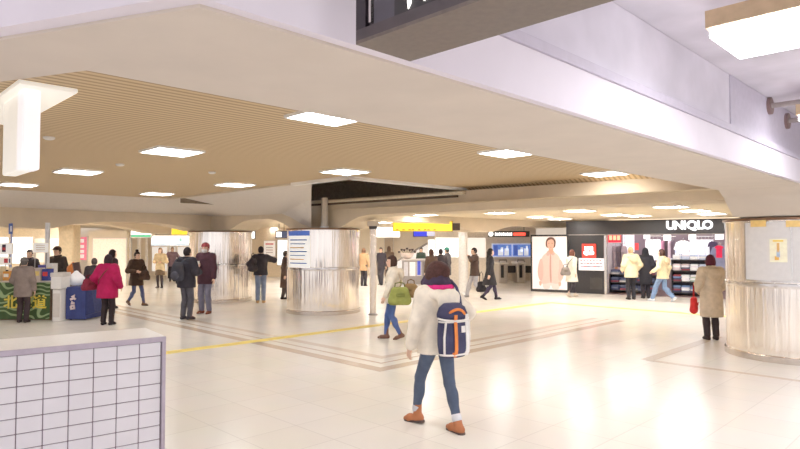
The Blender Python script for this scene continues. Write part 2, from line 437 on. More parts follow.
    def face_cut(F, y0=.028, z0=.055):
        fx, fy = -math.sin(yaw), math.cos(yaw)
        F.cut(lambda X, Y, Z: np.minimum(((X - hc[0]) * fx + (Y - hc[1]) * fy) - y0, (hc[2] + z0) - Z))
    if st != 'none':
        Hr.add(ell(hp(0, -.012, .022), (.088, .108, .120), yaw), 0)
        if st == 'bob': Hr.add(ell(hp(0, -.03, -.04), (.098, .088, .11), yaw), .03)
        if st == 'big': Hr.add(ell(hp(0, -.035, -.02), (.125, .11, .125), yaw), .05); Hr.add(ell(hp(.03, -.06, .045), (.105, .085, .085), yaw), .05); Hr.add(ell(hp(-.05, -.05, -.05), (.075, .07, .09), yaw), .04)
        if st == 'long': Hr.add(cone(hp(0, -.05, -.02), hp(0, -.085, -.20), .085, .06), .04)
        if st == 'bun': Hr.add(ell(hp(0, -.02, .165), (.05, .05, .045), yaw), .02)
        face_cut(Hr)
        Hr.cut(lambda X, Y, Z: (hc[2] - (.28 if st == 'long' else .19 if st in ('big',) else .15 if st == 'bob' else .085)) - Z)
        grow('hair', Hr, f['hc'], M('hair_%d_%d_%d' % tuple(f['hc']), f['hc'], .7, var=.3, scale=40, bump=.5, spec=.15))
    if f['cap']:
        K = Field(np.array([-.3, -.3, 1.3]) + [0, 0, dz], np.array([.3, .4, 1.9]) + [0, 0, dz], min(h, .011))
        K.add(ell(hp(0, -.005, .035), (.098, .117, .115), yaw), 0)
        K.cut(lambda X, Y, Z: (hc[2] + .035) - Z)
        if f.get('brim', True): K.add(ell(hp(0, .12, .045), (.07, .065, .012), yaw), .01)
        grow('cap', K, f['cap'])
    if f['mask']:
        K = Field(np.array([-.3, -.3, 1.3]) + [0, 0, dz], np.array([.3, .4, 1.8]) + [0, 0, dz], .009)
        K.add(ell(hp(0, .03, -.05), (.070, .082, .062), yaw), 0)
        fx, fy = -math.sin(yaw), math.cos(yaw)
        K.cut(lambda X, Y, Z: .02 - ((X - hc[0]) * fx + (Y - hc[1]) * fy))
        grow('face_mask', K, f['mask'])
    if f.get('face'):
        for s in (-1, 1):
            e = MB(Fr()); c_ = hp(s * .030, .082, .012) * sc; e.ball(c_, .013, .010, .008, 8, 6)
            me = e.build('eye', M('dark_eye', (40, 30, 28), .3)); me.parent = root; me.data.transform(Matrix.Translation(me.location)); me.location = (0, 0, 0)
    if f['strap']:
        s0 = MB(Fr()); side = f['strap'][1]
        pts = [up(side * .12, -.06, 1.435), up(side * .02, -.155 - bk, 1.28), up(-side * .10, -.17 - bk, 1.10), up(-side * .19, -.06, .95)]
        s0.tube([q * sc for q in pts], .014, 6); so = s0.build('bag_strap', cloth(f['strap'][0])); so.parent = root; so.data.transform(Matrix.Translation(so.location)); so.location = (0, 0, 0)
    R = Matrix.Rotation(math.radians(theta), 3, 'Z')
    root['_'] = 0; del root['_']
    def world(q): return Vector(loc) + R @ (Vector(tuple(q)) * sc)
    return dict(root=root, world=world, wr={k: world(v) for k, v in wr.items()}, el={k: world(v) for k, v in el.items()}, sh={k: world(v) for k, v in sh.items()}, hc=world(hc), up=lambda *q: world(up(*q)), R=R, sc=sc)

def stand(px, yf, yt, theta, label, pose=None, fit=None, H=None, **k):
    o = P(px, yf, 0); top = PD(px, yt, o.y).z
    return person(o, theta, H or top, label, pose, fit, **k)

# ================================================================== camera and light
cam = bpy.data.cameras.new('camera'); cam_o = bpy.data.objects.new('camera', cam); COL.objects.link(cam_o)
cam.sensor_width = 36; cam.lens = 36 * F_PX / 800; cam.clip_end = 200
cam_o.location = (0, 0, CAM_H); cam_o.rotation_euler = (math.pi / 2 + PITCH, 0, 0)
SC = bpy.context.scene; SC.camera = cam_o
SC.view_settings.view_transform = 'Standard'; SC.view_settings.look = 'None'; SC.view_settings.exposure = EXPOSURE; SC.view_settings.gamma = GAMMA
wd = bpy.data.worlds.new('world'); SC.world = wd; wd.use_nodes = True
wd.node_tree.nodes['Background'].inputs['Color'].default_value = (.95, .93, 1.0, 1); wd.node_tree.nodes['Background'].inputs['Strength'].default_value = WORLD_L

# ================================================================== materials of the hall
def floor_mat():
    m = bpy.data.materials.new('terrazzo_floor'); m.use_nodes = True; nt = m.node_tree; b = nt.nodes['Principled BSDF']; N = nt.nodes.new; L = nt.links.new
    tc = N('ShaderNodeTexCoord'); mp = N('ShaderNodeMapping'); mp.inputs['Rotation'].default_value = (0, 0, -math.pi / 4); L(tc.outputs['Object'], mp.inputs['Vector'])
    br = N('ShaderNodeTexBrick'); br.offset = 0; br.inputs['Scale'].default_value = 1; br.inputs['Brick Width'].default_value = .6; br.inputs['Row Height'].default_value = .6
    br.inputs['Mortar Size'].default_value = .006; br.inputs['Mortar Smooth'].default_value = .3
    br.inputs['Color1'].default_value = (*lin((243, 236, 225)), 1); br.inputs['Color2'].default_value = (*lin((239, 231, 219)), 1); br.inputs['Mortar'].default_value = (*lin((222, 213, 203)), 1)
    L(mp.outputs['Vector'], br.inputs['Vector'])
    nz = N('ShaderNodeTexNoise'); nz.inputs['Scale'].default_value = 1.3; nz.inputs['Detail'].default_value = 5; L(tc.outputs['Object'], nz.inputs['Vector'])
    mx = N('ShaderNodeMix'); mx.data_type = 'RGBA'; mx.blend_type = 'MULTIPLY'; mx.inputs['Factor'].default_value = .10
    L(br.outputs['Color'], mx.inputs[6]); L(nz.outputs['Color'], mx.inputs[7]); L(mx.outputs[2], b.inputs['Base Color'])
    mr = N('ShaderNodeMapRange'); mr.inputs['To Min'].default_value = .16; mr.inputs['To Max'].default_value = .30; L(nz.outputs['Fac'], mr.inputs['Value']); L(mr.outputs['Result'], b.inputs['Roughness'])
    b.inputs['Specular IOR Level'].default_value = .5
    return m
def slat_mat():
    m = bpy.data.materials.new('slatted_ceiling'); m.use_nodes = True; nt = m.node_tree; b = nt.nodes['Principled BSDF']; N = nt.nodes.new; L = nt.links.new
    tc = N('ShaderNodeTexCoord'); mp = N('ShaderNodeMapping'); mp.inputs['Rotation'].default_value = (0, 0, -math.pi / 4); L(tc.outputs['Object'], mp.inputs['Vector'])
    wv = N('ShaderNodeTexWave'); wv.bands_direction = 'Y'; wv.inputs['Scale'].default_value = 3.4; wv.inputs['Distortion'].default_value = 0; L(mp.outputs['Vector'], wv.inputs['Vector'])
    rp = N('ShaderNodeValToRGB'); rp.color_ramp.elements[0].position = .25; rp.color_ramp.elements[1].position = .5
    rp.color_ramp.elements[0].color = (*lin((160, 132, 94)), 1); rp.color_ramp.elements[1].color = (*lin((206, 178, 136)), 1)
    L(wv.outputs['Fac'], rp.inputs['Fac']); L(rp.outputs['Color'], b.inputs['Base Color']); b.inputs['Roughness'].default_value = .7
    return m
def steel_mat(name='brushed_steel', rgb=(255, 244, 230), rough=.09):
    m = bpy.data.materials.new(name); m.use_nodes = True; nt = m.node_tree; b = nt.nodes['Principled BSDF']; N = nt.nodes.new; L = nt.links.new
    tc = N('ShaderNodeTexCoord'); sp = N('ShaderNodeSeparateXYZ'); L(tc.outputs['Object'], sp.inputs['Vector'])
    an = N('ShaderNodeMath'); an.operation = 'ARCTAN2'; L(sp.outputs['Y'], an.inputs[0]); L(sp.outputs['X'], an.inputs[1])
    cb = N('ShaderNodeCombineXYZ'); L(an.outputs[0], cb.inputs['X']); 
    zz = N('ShaderNodeMath'); zz.operation = 'MULTIPLY'; zz.inputs[1].default_value = .015; L(sp.outputs['Z'], zz.inputs[0]); L(zz.outputs[0], cb.inputs['Y'])
    nz = N('ShaderNodeTexNoise'); nz.inputs['Scale'].default_value = 11; nz.inputs['Detail'].default_value = 3; L(cb.outputs['Vector'], nz.inputs['Vector'])
    bp = N('ShaderNodeBump'); bp.inputs['Strength'].default_value = .55; bp.inputs['Distance'].default_value = .06; L(nz.outputs['Fac'], bp.inputs['Height']); L(bp.outputs['Normal'], b.inputs['Normal'])
    rp = N('ShaderNodeValToRGB'); c = lin(rgb); rp.color_ramp.elements[0].position = .35; rp.color_ramp.elements[1].position = .65
    rp.color_ramp.elements[0].color = (*[v * .86 for v in c], 1); rp.color_ramp.elements[1].color = (*c, 1); L(nz.outputs['Fac'], rp.inputs['Fac']); L(rp.outputs['Color'], b.inputs['Base Color'])
    b.inputs['Metallic'].default_value = .92; b.inputs['Roughness'].default_value = rough
    return m
FLOOR, SLAT, STEEL = floor_mat(), slat_mat(), steel_mat()
PLASTER = M('beam_plaster', (208, 195, 180), .75, var=.04, scale=3)
FASCIA = M('fascia_plaster', (226, 218, 228), .75, var=.04, scale=2)
CONCRETE = M('raw_concrete', (214, 208, 220), .85, var=.16, scale=1.6, bump=.1)
GREYPANEL = M('grey_panel', (186, 178, 194), .7, var=.05)
BEIGE = M('beige_plaster', (212, 192, 162), .75, var=.05, scale=3)
CREAM = M('cream_wall', (226, 210, 186), .7, var=.05, scale=2)
LAMP2 = M('corridor_diffuser', (255, 250, 244), .6, emit=LAMP_E * 1.35, var=0)
LAMP4 = M('passage_diffuser', (255, 250, 242), .6, emit=LAMP_E * 3.2, var=0)
LAMP3 = M('luminaire_diffuser', (250, 250, 255), .6, emit=LAMP_E * .65, var=0)
WHITE = M('white_paint', (236, 232, 226), .5, var=.03)
OFFW = M('off_white', (214, 206, 196), .6, var=.05)
BLACK = M('black_panel', (26, 23, 25), .35, var=.2)
DARK = M('dark_metal', (60, 54, 56), .45, .4, var=.15)
CHROME = M('chrome', (214, 208, 202), .18, .95, var=.04)
GREY = M('grey_metal', (150, 142, 138), .4, .5, var=.08)
LAMP = M('lamp_diffuser', (250, 250, 250), .6, emit=LAMP_E, var=0)
GLOW = M('glow_white', (255, 252, 246), .6, emit=1.6, var=0)
GLOWS = M('glow_panel', (240, 243, 243), .6, emit=.9, var=.03, scale=1.5)
RED = M('red_sign', (228, 40, 42), .5, emit=.25, var=.05)

# ================================================================== floor
struct('floor', MB().box(-34, 26, -6, 46, -.1, 0), FLOOR)
def st_line(pts, w):                                   # ribbon of constant width through hall points (s,t)
    out = []
    for i in range(len(pts)):
        p = Vector(pts[i]); a = (p - Vector(pts[i - 1])).normalized() if i else None; b = (Vector(pts[i + 1]) - p).normalized() if i < len(pts) - 1 else None
        if a is None: n = Vector((-b.y, b.x)); k = 1
        elif b is None: n = Vector((-a.y, a.x)); k = 1
        else:
            na, nb = Vector((-a.y, a.x)), Vector((-b.y, b.x)); n = (na + nb).normalized(); k = 1 / max(.3, n.dot(na))
        out.append((p + n * w / 2 * k, p - n * w / 2 * k))
    return out
def band(name, pts, w, mat, z=.003):
    r = st_line(pts, w); m = MB(HALL)
    for i in range(len(r) - 1):
        (a, b), (c, d) = r[i], r[i + 1]
        m.add([(a.x, a.y, 0), (b.x, b.y, 0), (d.x, d.y, 0), (c.x, c.y, 0), (a.x, a.y, z), (b.x, b.y, z), (d.x, d.y, z), (c.x, c.y, z)],
              [(3, 2, 1, 0), (4, 5, 6, 7), (0, 1, 5, 4), (2, 3, 7, 6), (1, 2, 6, 5), (3, 0, 4, 7)])
    return struct(name, m, mat)
BAND = M('brown_terrazzo', (192, 170, 150), .22, var=.08, scale=30)
BAND2 = M('pale_brown_terrazzo', (210, 192, 174), .22, var=.08, scale=30)
YEL = M('yellow_tactile', (243, 214, 96), .5, var=.08, scale=60)
band('floor_band_outer', [(5.9, 24), (5.9, 6.3), (13.6, 6.3)], .20, BAND)
band('floor_band_inner', [(6.55, 24), (6.55, 6.95), (13.6, 6.95)], .16, BAND2)
band('floor_band_joint', [(6.22, 24), (6.22, 6.62), (13.6, 6.62)], .05, BAND)
band('floor_band_right', [(9.3, 3.9), (12.6, 3.9)], .18, BAND2)
band('floor_band_right_cross', [(9.3, 3.9), (9.3, -2)], .12, BAND2)
band('tactile_paving_long', [(3.0, 9.75), (16.2, 9.75)], .24, YEL, .006)
band('tactile_paving_cross', [(16.2, 9.75), (16.2, 2.0)], .22, YEL, .0065)

# ================================================================== ceilings and beams (hall coordinates s, t)
ZB, ZS, ZR = 2.60, 3.00, 3.50
wdir = Vector((-.42, .907)); N0, F0 = Vector((.94, 1.90)), Vector((.92, 2.97))
NL, FL = N0 + wdir * 9, F0 + wdir * 9
NS, FS_ = 10.1, 9.72
# near beam: level soffit running along s, then a haunch down to the column head
m = MB(HALL)
m.add([(N0.x, N0.y, ZB), (FS_, 1.90, ZB), (FS_, 2.97, ZB), (F0.x, F0.y, ZB), (N0.x, N0.y, ZR + .1), (FS_, 1.90, ZR + .1), (FS_, 2.97, ZR + .1), (F0.x, F0.y, ZR + .1)],
      [(0, 3, 2, 1), (4, 5, 6, 7), (0, 1, 5, 4), (2, 3, 7, 6), (1, 2, 6, 5), (3, 0, 4, 7)])
struct('beam_near', m, PLASTER)
m = MB(HALL); m.extr([(9.72, 2.60), (9.95, 2.50), (10.2, 2.34), (10.42, 2.215), (12.45, 2.215), (12.7, 2.34), (12.95, 2.5), (13.2, 2.6), (17, 2.6), (17, 3.6), (9.72, 3.6)], 1.90, 2.97, 1)
struct('beam_near_haunch', m, PLASTER)
m = MB(HALL); m.prism([tuple(N0), tuple(F0), tuple(FL), tuple(NL)], ZB, ZR + .1); struct('beam_left', m, PLASTER)
# white fascia standing in front of the beam, its ledge and the set back wall above
nw = Vector((wdir.y, -wdir.x)) * -1
m = MB(HALL); m.prism([(N0.x - .06, N0.y - .05), (17, 1.85), (17, 1.92), (N0.x, N0.y)], ZB + .012, 2.90)
m.prism([(N0.x, N0.y), tuple(NL), (NL.x - .06, NL.y - .03), (N0.x - .06, N0.y - .05)], ZB + .012, 2.90); struct('trim_1', m, FASCIA)
m = MB(HALL); m.prism([(1.2, 1.83), (17, 1.83), (17, 1.90), (1.2, 1.90)], 2.90, 2.965); struct('trim_2', m, GREYPANEL)
m = MB(HALL); m.prism([(1.2, 1.886), (6.56, 1.886), (6.56, 1.8995), (1.2, 1.8995)], 2.97, 3.495); struct('trim_6', m, CONCRETE)
m = MB(HALL); m.prism([(6.55, 1.875), (17, 1.875), (17, 1.899), (6.55, 1.899)], 2.97, 3.49); struct('trim_3', m, GREYPANEL)
# raw concrete ceiling over the place where the viewer stands
m = MB(HALL); m.prism([(N0.x - .4, N0.y + .4), (18, 1.95), (18, -12), (-9, -12), (-9, 9)], ZR, ZR + .12); struct('ceiling_concrete', m, CONCRETE)
# slatted ceiling: level field, then a strip falling to the far beam
m = MB(HALL)
m.add([(F0.x, 2.9, ZS), (10.15, 2.9, ZS), (10.15, 8.25, ZS), (6.95, 8.25, ZS), (6.95, 15.75, ZS), (-9, 15.75, ZS), (-9, FL.y, ZS), (FL.x, FL.y, ZS)], [(0, 1, 2, 3, 4, 5, 6, 7)])
m.add([(10.15, 2.9, ZS), (10.6, 2.9, 2.8), (10.6, 8.25, 2.8), (10.15, 8.25, ZS)], [(0, 1, 2, 3)])
struct('ceiling_slatted', m, SLAT)
# sloping plaster soffits round the far edge of the slats
m = MB(HALL)
m.add([(6.95, 9.35, ZS), (8.15, 11.0, 2.80), (9.35, 12.6, 2.215), (9.35, 13.1, 2.34), (9.35, 13.5, 2.5), (9.35, 13.95, 2.62), (9.35, 17.9, 2.62), (6.95, 15.75, ZS)], [(0, 1, 5), (1, 2, 3), (1, 3, 4), (1, 4, 5), (0, 5, 6, 7)])
m.add([(6.95, 15.75, ZS), (9.35, 17.9, 2.62), (-9, 17.9, 2.70), (-9, 15.75, ZS)], [(0, 1, 2, 3)])
m.add([(6.95, 9.35, ZS), (8.15, 11.0, 2.80), (9.35, 12.6, 2.215), (9.35, 12.6, 3.3), (6.95, 9.35, 3.3)], [(0, 1, 2, 3, 4)])
struct('ceiling_sloping_soffit', m, M('soffit_plaster', (216, 206, 196), .75, var=.04))
# recess: dark well; the polished edge strip has its bright reflection painted white
m = MB(HALL)
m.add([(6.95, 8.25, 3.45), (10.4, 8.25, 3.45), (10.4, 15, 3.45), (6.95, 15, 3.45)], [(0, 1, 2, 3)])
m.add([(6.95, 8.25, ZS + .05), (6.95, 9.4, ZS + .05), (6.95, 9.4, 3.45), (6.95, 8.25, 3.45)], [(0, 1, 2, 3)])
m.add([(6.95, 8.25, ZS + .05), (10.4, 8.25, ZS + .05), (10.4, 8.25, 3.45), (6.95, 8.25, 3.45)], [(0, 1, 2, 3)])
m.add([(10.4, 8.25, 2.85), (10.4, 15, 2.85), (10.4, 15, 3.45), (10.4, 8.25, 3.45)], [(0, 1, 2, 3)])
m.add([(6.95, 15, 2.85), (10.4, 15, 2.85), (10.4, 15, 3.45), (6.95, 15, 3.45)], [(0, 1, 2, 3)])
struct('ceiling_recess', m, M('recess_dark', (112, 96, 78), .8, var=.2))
m = MB(HALL); m.box(6.84, 6.99, 8.14, 9.9, ZS - .05, ZS + .02); m.box(6.84, 10.3, 8.14, 8.29, ZS - .05, ZS + .02); struct('trim_4', m, M('strip_shine', (244, 240, 232), .3, var=.12, scale=2))
m = MB(HALL); m.box(6.90, 6.98, 9.4, 15.7, ZS - .03, ZS + .01); struct('trim_5', m, M('pale_trim', (205, 190, 165), .5))
def haunched(name, p0, p1, wid, ztop, zmid, cols, zc=2.2, r=.95, rise=1.0, mat=BEIGE):
    p0, p1 = Vector(p0), Vector(p1); d = (p1 - p0); Ln = d.length; e = d / Ln; n = Vector((-e.y, e.x))
    fr = Fr(W(p0.x, p0.y), tuple(W(e.x, e.y)), tuple(W(n.x, n.y)))
    us = sorted(set([0, Ln] + [min(Ln, max(0, c + k)) for c in cols for k in (-r - rise, -r - rise * .66, -r - rise * .33, -r, r, r + rise * .33, r + rise * .66, r + rise)]))
    def zb(u):
        z = zmid
        for c in cols:
            k = (abs(u - c) - r) / rise; k = min(1, max(0, k)); z = min(z, zc + (zmid - zc) * (1 - (1 - k) ** 1.7))
        return z
    prof = [(u, zb(u)) for u in us] + [(Ln, ztop), (0, ztop)]
    return struct(name, MB(fr).extr([(a, b) for a, b in prof], -wid / 2, wid / 2, 0) if False else MB(Fr(W(p0.x, p0.y), tuple(W(e.x, e.y)), tuple(W(n.x, n.y)))).extr(prof, -wid / 2, wid / 2, 1), mat)
C_R, C_M, C_L = W(11.38, 2.40), W(9.87, 12.75), W(9.45, 17.5)
haunched('beam_far', (9.36, 20.6), (10.95, 3.0), 1.0, 2.93, 2.50, [3.1, 7.85], 2.2)
haunched('beam_far_left', (9.36, 18.0), (-14, 18.0), .9, 2.9, 2.42, [.2, 5.2, 10.4, 15.6], 2.2, r=.5, rise=1.5)
haunched('beam_far_second', (9.7, 20.8), (-14, 21.5), .9, 2.9, 2.40, [.8, 6.4, 11.8, 17], 2.15, r=.4, rise=1.6)
haunched('beam_far_third', (9.9, 12.9), (22, 12.9), .9, 2.9, 2.45, [0, 6.5], 2.2, r=.6, rise=1.6)
m = MB(Fr(W(9.36, 20.6), tuple(W(*(Vector((1.59, -17.6)).normalized()))), tuple(W(*(Vector((17.6, 1.59)).normalized())))))
m.rbox(5.2, 12.6, -.62, -.5, 2.84, 2.90, .012); struct('trim_8', m, M('ledge_beige', (222, 204, 172), .6))
m = MB(m.fr); m.box(5.6, 12.4, -.56, -.5, 2.79, 2.84); struct('ledge_shade_strip', m, M('ledge_shadow', (84, 66, 50), .8))  # dark box painted as the shade under the ledge
q_ = PD(324.5, 228, 15.25); th = thing('vertical_pipe', 'short white pipe rising from the head of the middle steel column', 'pipe', (q_.x, q_.y, 2.2)); MB().tube([(q_.x, q_.y, 2.2), (q_.x, q_.y, 2.96)], .085, 16).build('pipe', PLASTER, th, True); MB().tube([(q_.x, q_.y, 2.2), (q_.x, q_.y, 2.24)], .105, 16).build('collar', WHITE, th, True)
# lower ceiling of the far corridors
m = MB(HALL)
m.add([(10.5, -6, 2.66), (30, -6, 2.66), (30, 36, 2.66), (9.2, 36, 2.66), (9.2, 20.5, 2.66)], [(0, 1, 2, 3, 4)])
m.add([(9.2, 17.9, 2.72), (9.2, 36, 2.72), (-16, 36, 2.72), (-16, 17.9, 2.72)], [(0, 1, 2, 3)])
struct('ceiling_corridor', m, M('corridor_ceiling', (216, 196, 162), .7, var=.04))

# ================================================================== ceiling lights
lid = [0]
def ceiling_light(s, t, z, size, label, group):
    o = W(s, t, z); th = thing('ceiling_light', label, 'ceiling light' if label else None, o, group)
    fr = Fr(o, HALL.x, HALL.y); e = size / 2
    fm = MB(fr)
    for a in ((-e - .02, e + .02, -e - .02, -e), (-e - .02, e + .02, e, e + .02), (-e - .02, -e, -e, e), (e, e + .02, -e, e)): fm.box(*a, -.03, -.002)
    fm.build('light_frame', WHITE, th)
    MB(fr).box(-e, e, -e, e, -.022, -.004).build('diffuser', LAMP if z > 2.9 else LAMP2 if z < 2.7 and s - t > 0 else LAMP4, th)
    return th
GL = 'square ceiling lights in the slatted ceiling'
near = [((330, 117), 'square ceiling light against the near white beam, closest of the slatted ceiling'),
        ((172, 152), 'large square ceiling light in the middle of the left half of the slats'),
        ((78, 172), 'square ceiling light right of the white hanging panel'),
        ((345, 172), 'square ceiling light just in front of the dark ceiling recess'),
        ((235, 185), 'square ceiling light over the polished left edge of the recess'),
        ((157, 194), 'small square ceiling light at the far corner of the slats'),
        ((18, 185), 'square ceiling light below the white hanging panel, far left'),
        ((510, 153), 'square ceiling light beside the long near beam, left of the recess end'),
        ((605, 174), 'square ceiling light beside the near beam, nearest the shop front')]
for (x, y), lab in near:
    q = P(x, y, ZS - .02); ceiling_light((q.x + q.y) * SQ, (q.y - q.x) * SQ, ZS, .57, lab, GL)
far = [((671, 207), 'corridor ceiling light above the middle of the shop header'), ((695, 211), 'corridor ceiling light above the end of the shop name'), ((712, 214), 'corridor ceiling light nearest the big steel column'),
       ((615, 215), 'corridor ceiling light above the red sale sign'), ((638, 216), 'corridor ceiling light above the shop header, left of the letters'), ((580, 211), 'corridor ceiling light left of the shop header'),
       ((500, 213), 'corridor ceiling light above the lit board over the gates'), ((540, 217), 'corridor ceiling light above the fashion poster'), ((560, 219), 'corridor ceiling light where header and poster meet')]
for (x, y), lab in far:
    q = P(x, y, 2.64); ceiling_light((q.x + q.y) * SQ, (q.y - q.x) * SQ, 2.66, .6, lab, 'corridor ceiling lights before the shop')
for (x, y), lab in [((55, 212), 'ceiling light added for the glow over the left stall'), ((275, 227), 'small ceiling light seen between the two far columns'), ((99, 232), 'far ceiling light above the passage on the left')]:  # first light put in where the beam band only shows a glow
    q = P(x, y, 2.70); ceiling_light((q.x + q.y) * SQ, (q.y - q.x) * SQ, 2.72 if x != 275 else 2.66, .6, lab, 'far ceiling lights')
n_ = 0
for (s_, t_) in [(13, 12), (16.5, 14), (13, 16.5), (16.5, 17.5), (20, 18), (24, 19), (12.5, 22), (16.5, 22), (20, 22)]:  # unseen lights added to brighten the dark far corridor
    ceiling_light(s_, t_, 2.66, .6, None, None)['kind'] = 'structure'
for (s_, t_) in [(7, 21), (3.5, 21), (0, 21), (7, 25), (3.5, 25), (0, 25), (-3.5, 24), (7, 29), (3, 29), (-2, 29)]:  # more unseen lights put in to brighten the left passage
    ceiling_light(s_, t_, 2.72, .6, None, None)['kind'] = 'structure'
# small smoke detectors on the slats
for (x, y), lab in [((49, 137), 'small round detector beside the white hanging panel'), ((120, 164), 'small round detector behind the large square light'), ((212, 172), 'small round detector on the slats mid hall')]:
    q = P(x, y, ZS); o = tag(MB().lathe([(.04, -.03), (.06, -.018), (.06, -.001)], q).build('smoke_detector', WHITE, None, True), lab, 'smoke detector', 'ceiling detectors')

# ================================================================== the three steel columns
def column(c, label, zt=2.2, r=.95, seams=10):
    th = thing('column', label, 'column', (c.x, c.y, 0), kind='structure')
    cc = (c.x, c.y, 0)
    MB().lathe([(r, .10), (r, 1.12)], cc, 72).build('lower_cladding', STEEL, th, True)
    MB().lathe([(r, 1.20), (r, zt - .05)], cc, 72).build('upper_cladding', STEEL, th, True)
    MB().lathe([(r - .01, 1.115), (r + .018, 1.125), (r + .022, 1.16), (r + .018, 1.195), (r - .01, 1.205)], cc, 72).build('rail', CHROME, th, True)
    MB().lathe([(r - .01, .0), (r + .03, .0), (r + .03, .09), (r + .005, .105), (r - .01, .105)], cc, 72).build('plinth', M('plinth_steel', (200, 188, 176), .25, .8), th, True)
    MB().lathe([(r - .02, zt - .055), (r + .03, zt - .05), (r + .03, zt - .012), (r - .02, zt - .008)], cc, 72).build('cap_ring', M('bronze_ring', (116, 84, 62), .35, .8), th, True)
    for k in range(seams):
        a = k * 2 * math.pi / seams + .3
        MB(turned((c.x + r * math.cos(a), c.y + r * math.sin(a), 0), math.degrees(a))).box(-.004, .006, -.018, .018, .1, zt - .055).build('seam_strip', STEEL, th)
    return th
col_r = column(C_R, 'large round stainless steel column at the right edge of the hall', 2.205)
column(C_M, 'round stainless steel column in the middle with a white and blue notice')
column(C_L, 'round stainless steel column on the left behind the two men')
# notice board band round the right column
def curved(name, label, cat, c, x0, x1, y0, y1, rad, mat, group=None):
    a0, z0 = cyl_hit(x0, y1, c.x, c.y, rad); a1, z1 = cyl_hit(x1, y0, c.x, c.y, rad); _, zt = cyl_hit(x0, y0, c.x, c.y, rad)
    o = MB().arc(c.x, c.y, rad, rad + .012, a0, a1, min(z0, zt), max(z0, zt), 16).build(name, mat, None, True)
    return tag(o, label, cat, group), a0, a1, min(z0, zt), max(z0, zt)
nb = thing('notice_board', 'pale grey curved notice board on the upper half of the right column', 'notice board', (C_R.x, C_R.y, 1.22))
a0, _ = cyl_hit(747, 280, C_R.x, C_R.y, .955); a1 = a0 + 1.35
MB().arc(C_R.x, C_R.y, .960, .975, a0, a1, 1.24, 2.12, 24).build('board_panel', M('board_grey', (214, 210, 208), .35, var=.04), nb, True)
for z0, z1 in ((1.215, 1.24), (2.12, 2.14)): MB().arc(C_R.x, C_R.y, .960, .985, a0, a1, z0, z1, 24).build('board_edge', CHROME, nb, True)
for a in (a0 - .012, a0 + .66, a1): MB().arc(C_R.x, C_R.y, .960, .985, a, a + .018, 1.24, 2.12, 3).build('board_edge', CHROME, nb, True)
for k, (x0, x1) in enumerate(((751, 766), (786, 800))):
    curved('yellow_label', ['small yellow label at the top left of the column notice board', 'small yellow label at the top right of the column notice board'][k], 'label', C_R, x0, x1, 220.5, 227, .988, M('amber_paper', (238, 196, 110), .6))
po, a0, a1, z0, z1 = curved('small_poster', 'small square yellow and white poster on the column notice board', 'poster', C_R, 770, 787, 239, 262, .978, M('cream_paper', (250, 240, 206), .6))
am, zm = (a0 + a1) / 2, (z0 + z1) / 2
for nm, da, dz_, w_, h_, mt in (('picture_figure', .0, .045, .018, .07, M('tan_print', (226, 172, 96), .6)), ('picture_figure', .0, -.05, .022, .05, M('blue_print', (170, 190, 214), .6)), ('title_strip', -.02, -.115, .028, .028, M('orange_print', (240, 176, 60), .6)), ('picture_border', 0, .145, .07, .012, M('yellow_print', (246, 206, 60), .6))):
    q = MB().arc(C_R.x, C_R.y, .991, .993, am + da - w_, am + da + w_, zm + dz_ - h_, zm + dz_ + h_, 6).build(nm, mt, po, True)
# notice on the middle column
po, a0, a1, z0, z1 = curved('wall_notice', 'white notice with blue heading on the middle column', 'notice', C_M, 289, 310, 231, 269, .956, M('notice_white', (246, 244, 240), .5, emit=.35))
hh = z1 - z0
MB().arc(C_M.x, C_M.y, .969, .972, a0, a1, z1 - hh * .13, z1, 10).build('heading_strip', M('notice_blue', (60, 96, 190), .5, emit=.2), po, True)
for k in range(7):
    w_ = (a1 - a0) * (.1 + .05 * (k % 3)); zz = z1 - hh * (.22 + .10 * k)
    MB().arc(C_M.x, C_M.y, .969, .971, a0 + (a1 - a0) * .12, a1 - w_, zz - hh * .035, zz, 8).build('text_line', M('notice_text' + str(k % 3), [(90, 120, 190), (150, 170, 205), (220, 180, 130)][k % 3], .6), po, True)

# thin polished pole right of the middle column, white round pillar beyond, beige pillar on the left
o = P(373, 315, 0); th = thing('steel_pole', 'thin polished steel pole right of the middle column', 'pole', o)
MB().lathe([(.085, .03), (.085, 2.19)], o, 24).build('pole_shaft', STEEL, th, True)
MB().lathe([(.12, 0), (.12, .03), (.09, .05)], o, 24).build('base_ring', GREY, th, True)
MB().lathe([(.085, 2.16), (.105, 2.18), (.105, 2.24)], o, 24).build('cap_ring', DARK, th, True)
MB().lathe([(.15, 2.24), (.15, 2.36)], o, 16).build('stub', PLASTER, th, True)
o = PD(463, 250, 22.8); o.z = 0
struct('column_slim_white', MB().lathe([(.17, 0), (.17, 2.2), (.22, 2.3), (.45, 2.45), (.9, 2.62), (.9, 2.66)], o, 24), M('white_pillar', (232, 226, 218), .4), True)
o = PD(69.5, 250, 19.5); struct('column_square_beige', MB().rbox(o.x - .24, o.x + .24, o.y - .24, o.y + .24, 0, 2.6, .03), M('beige_pillar', (212, 186, 146), .6))

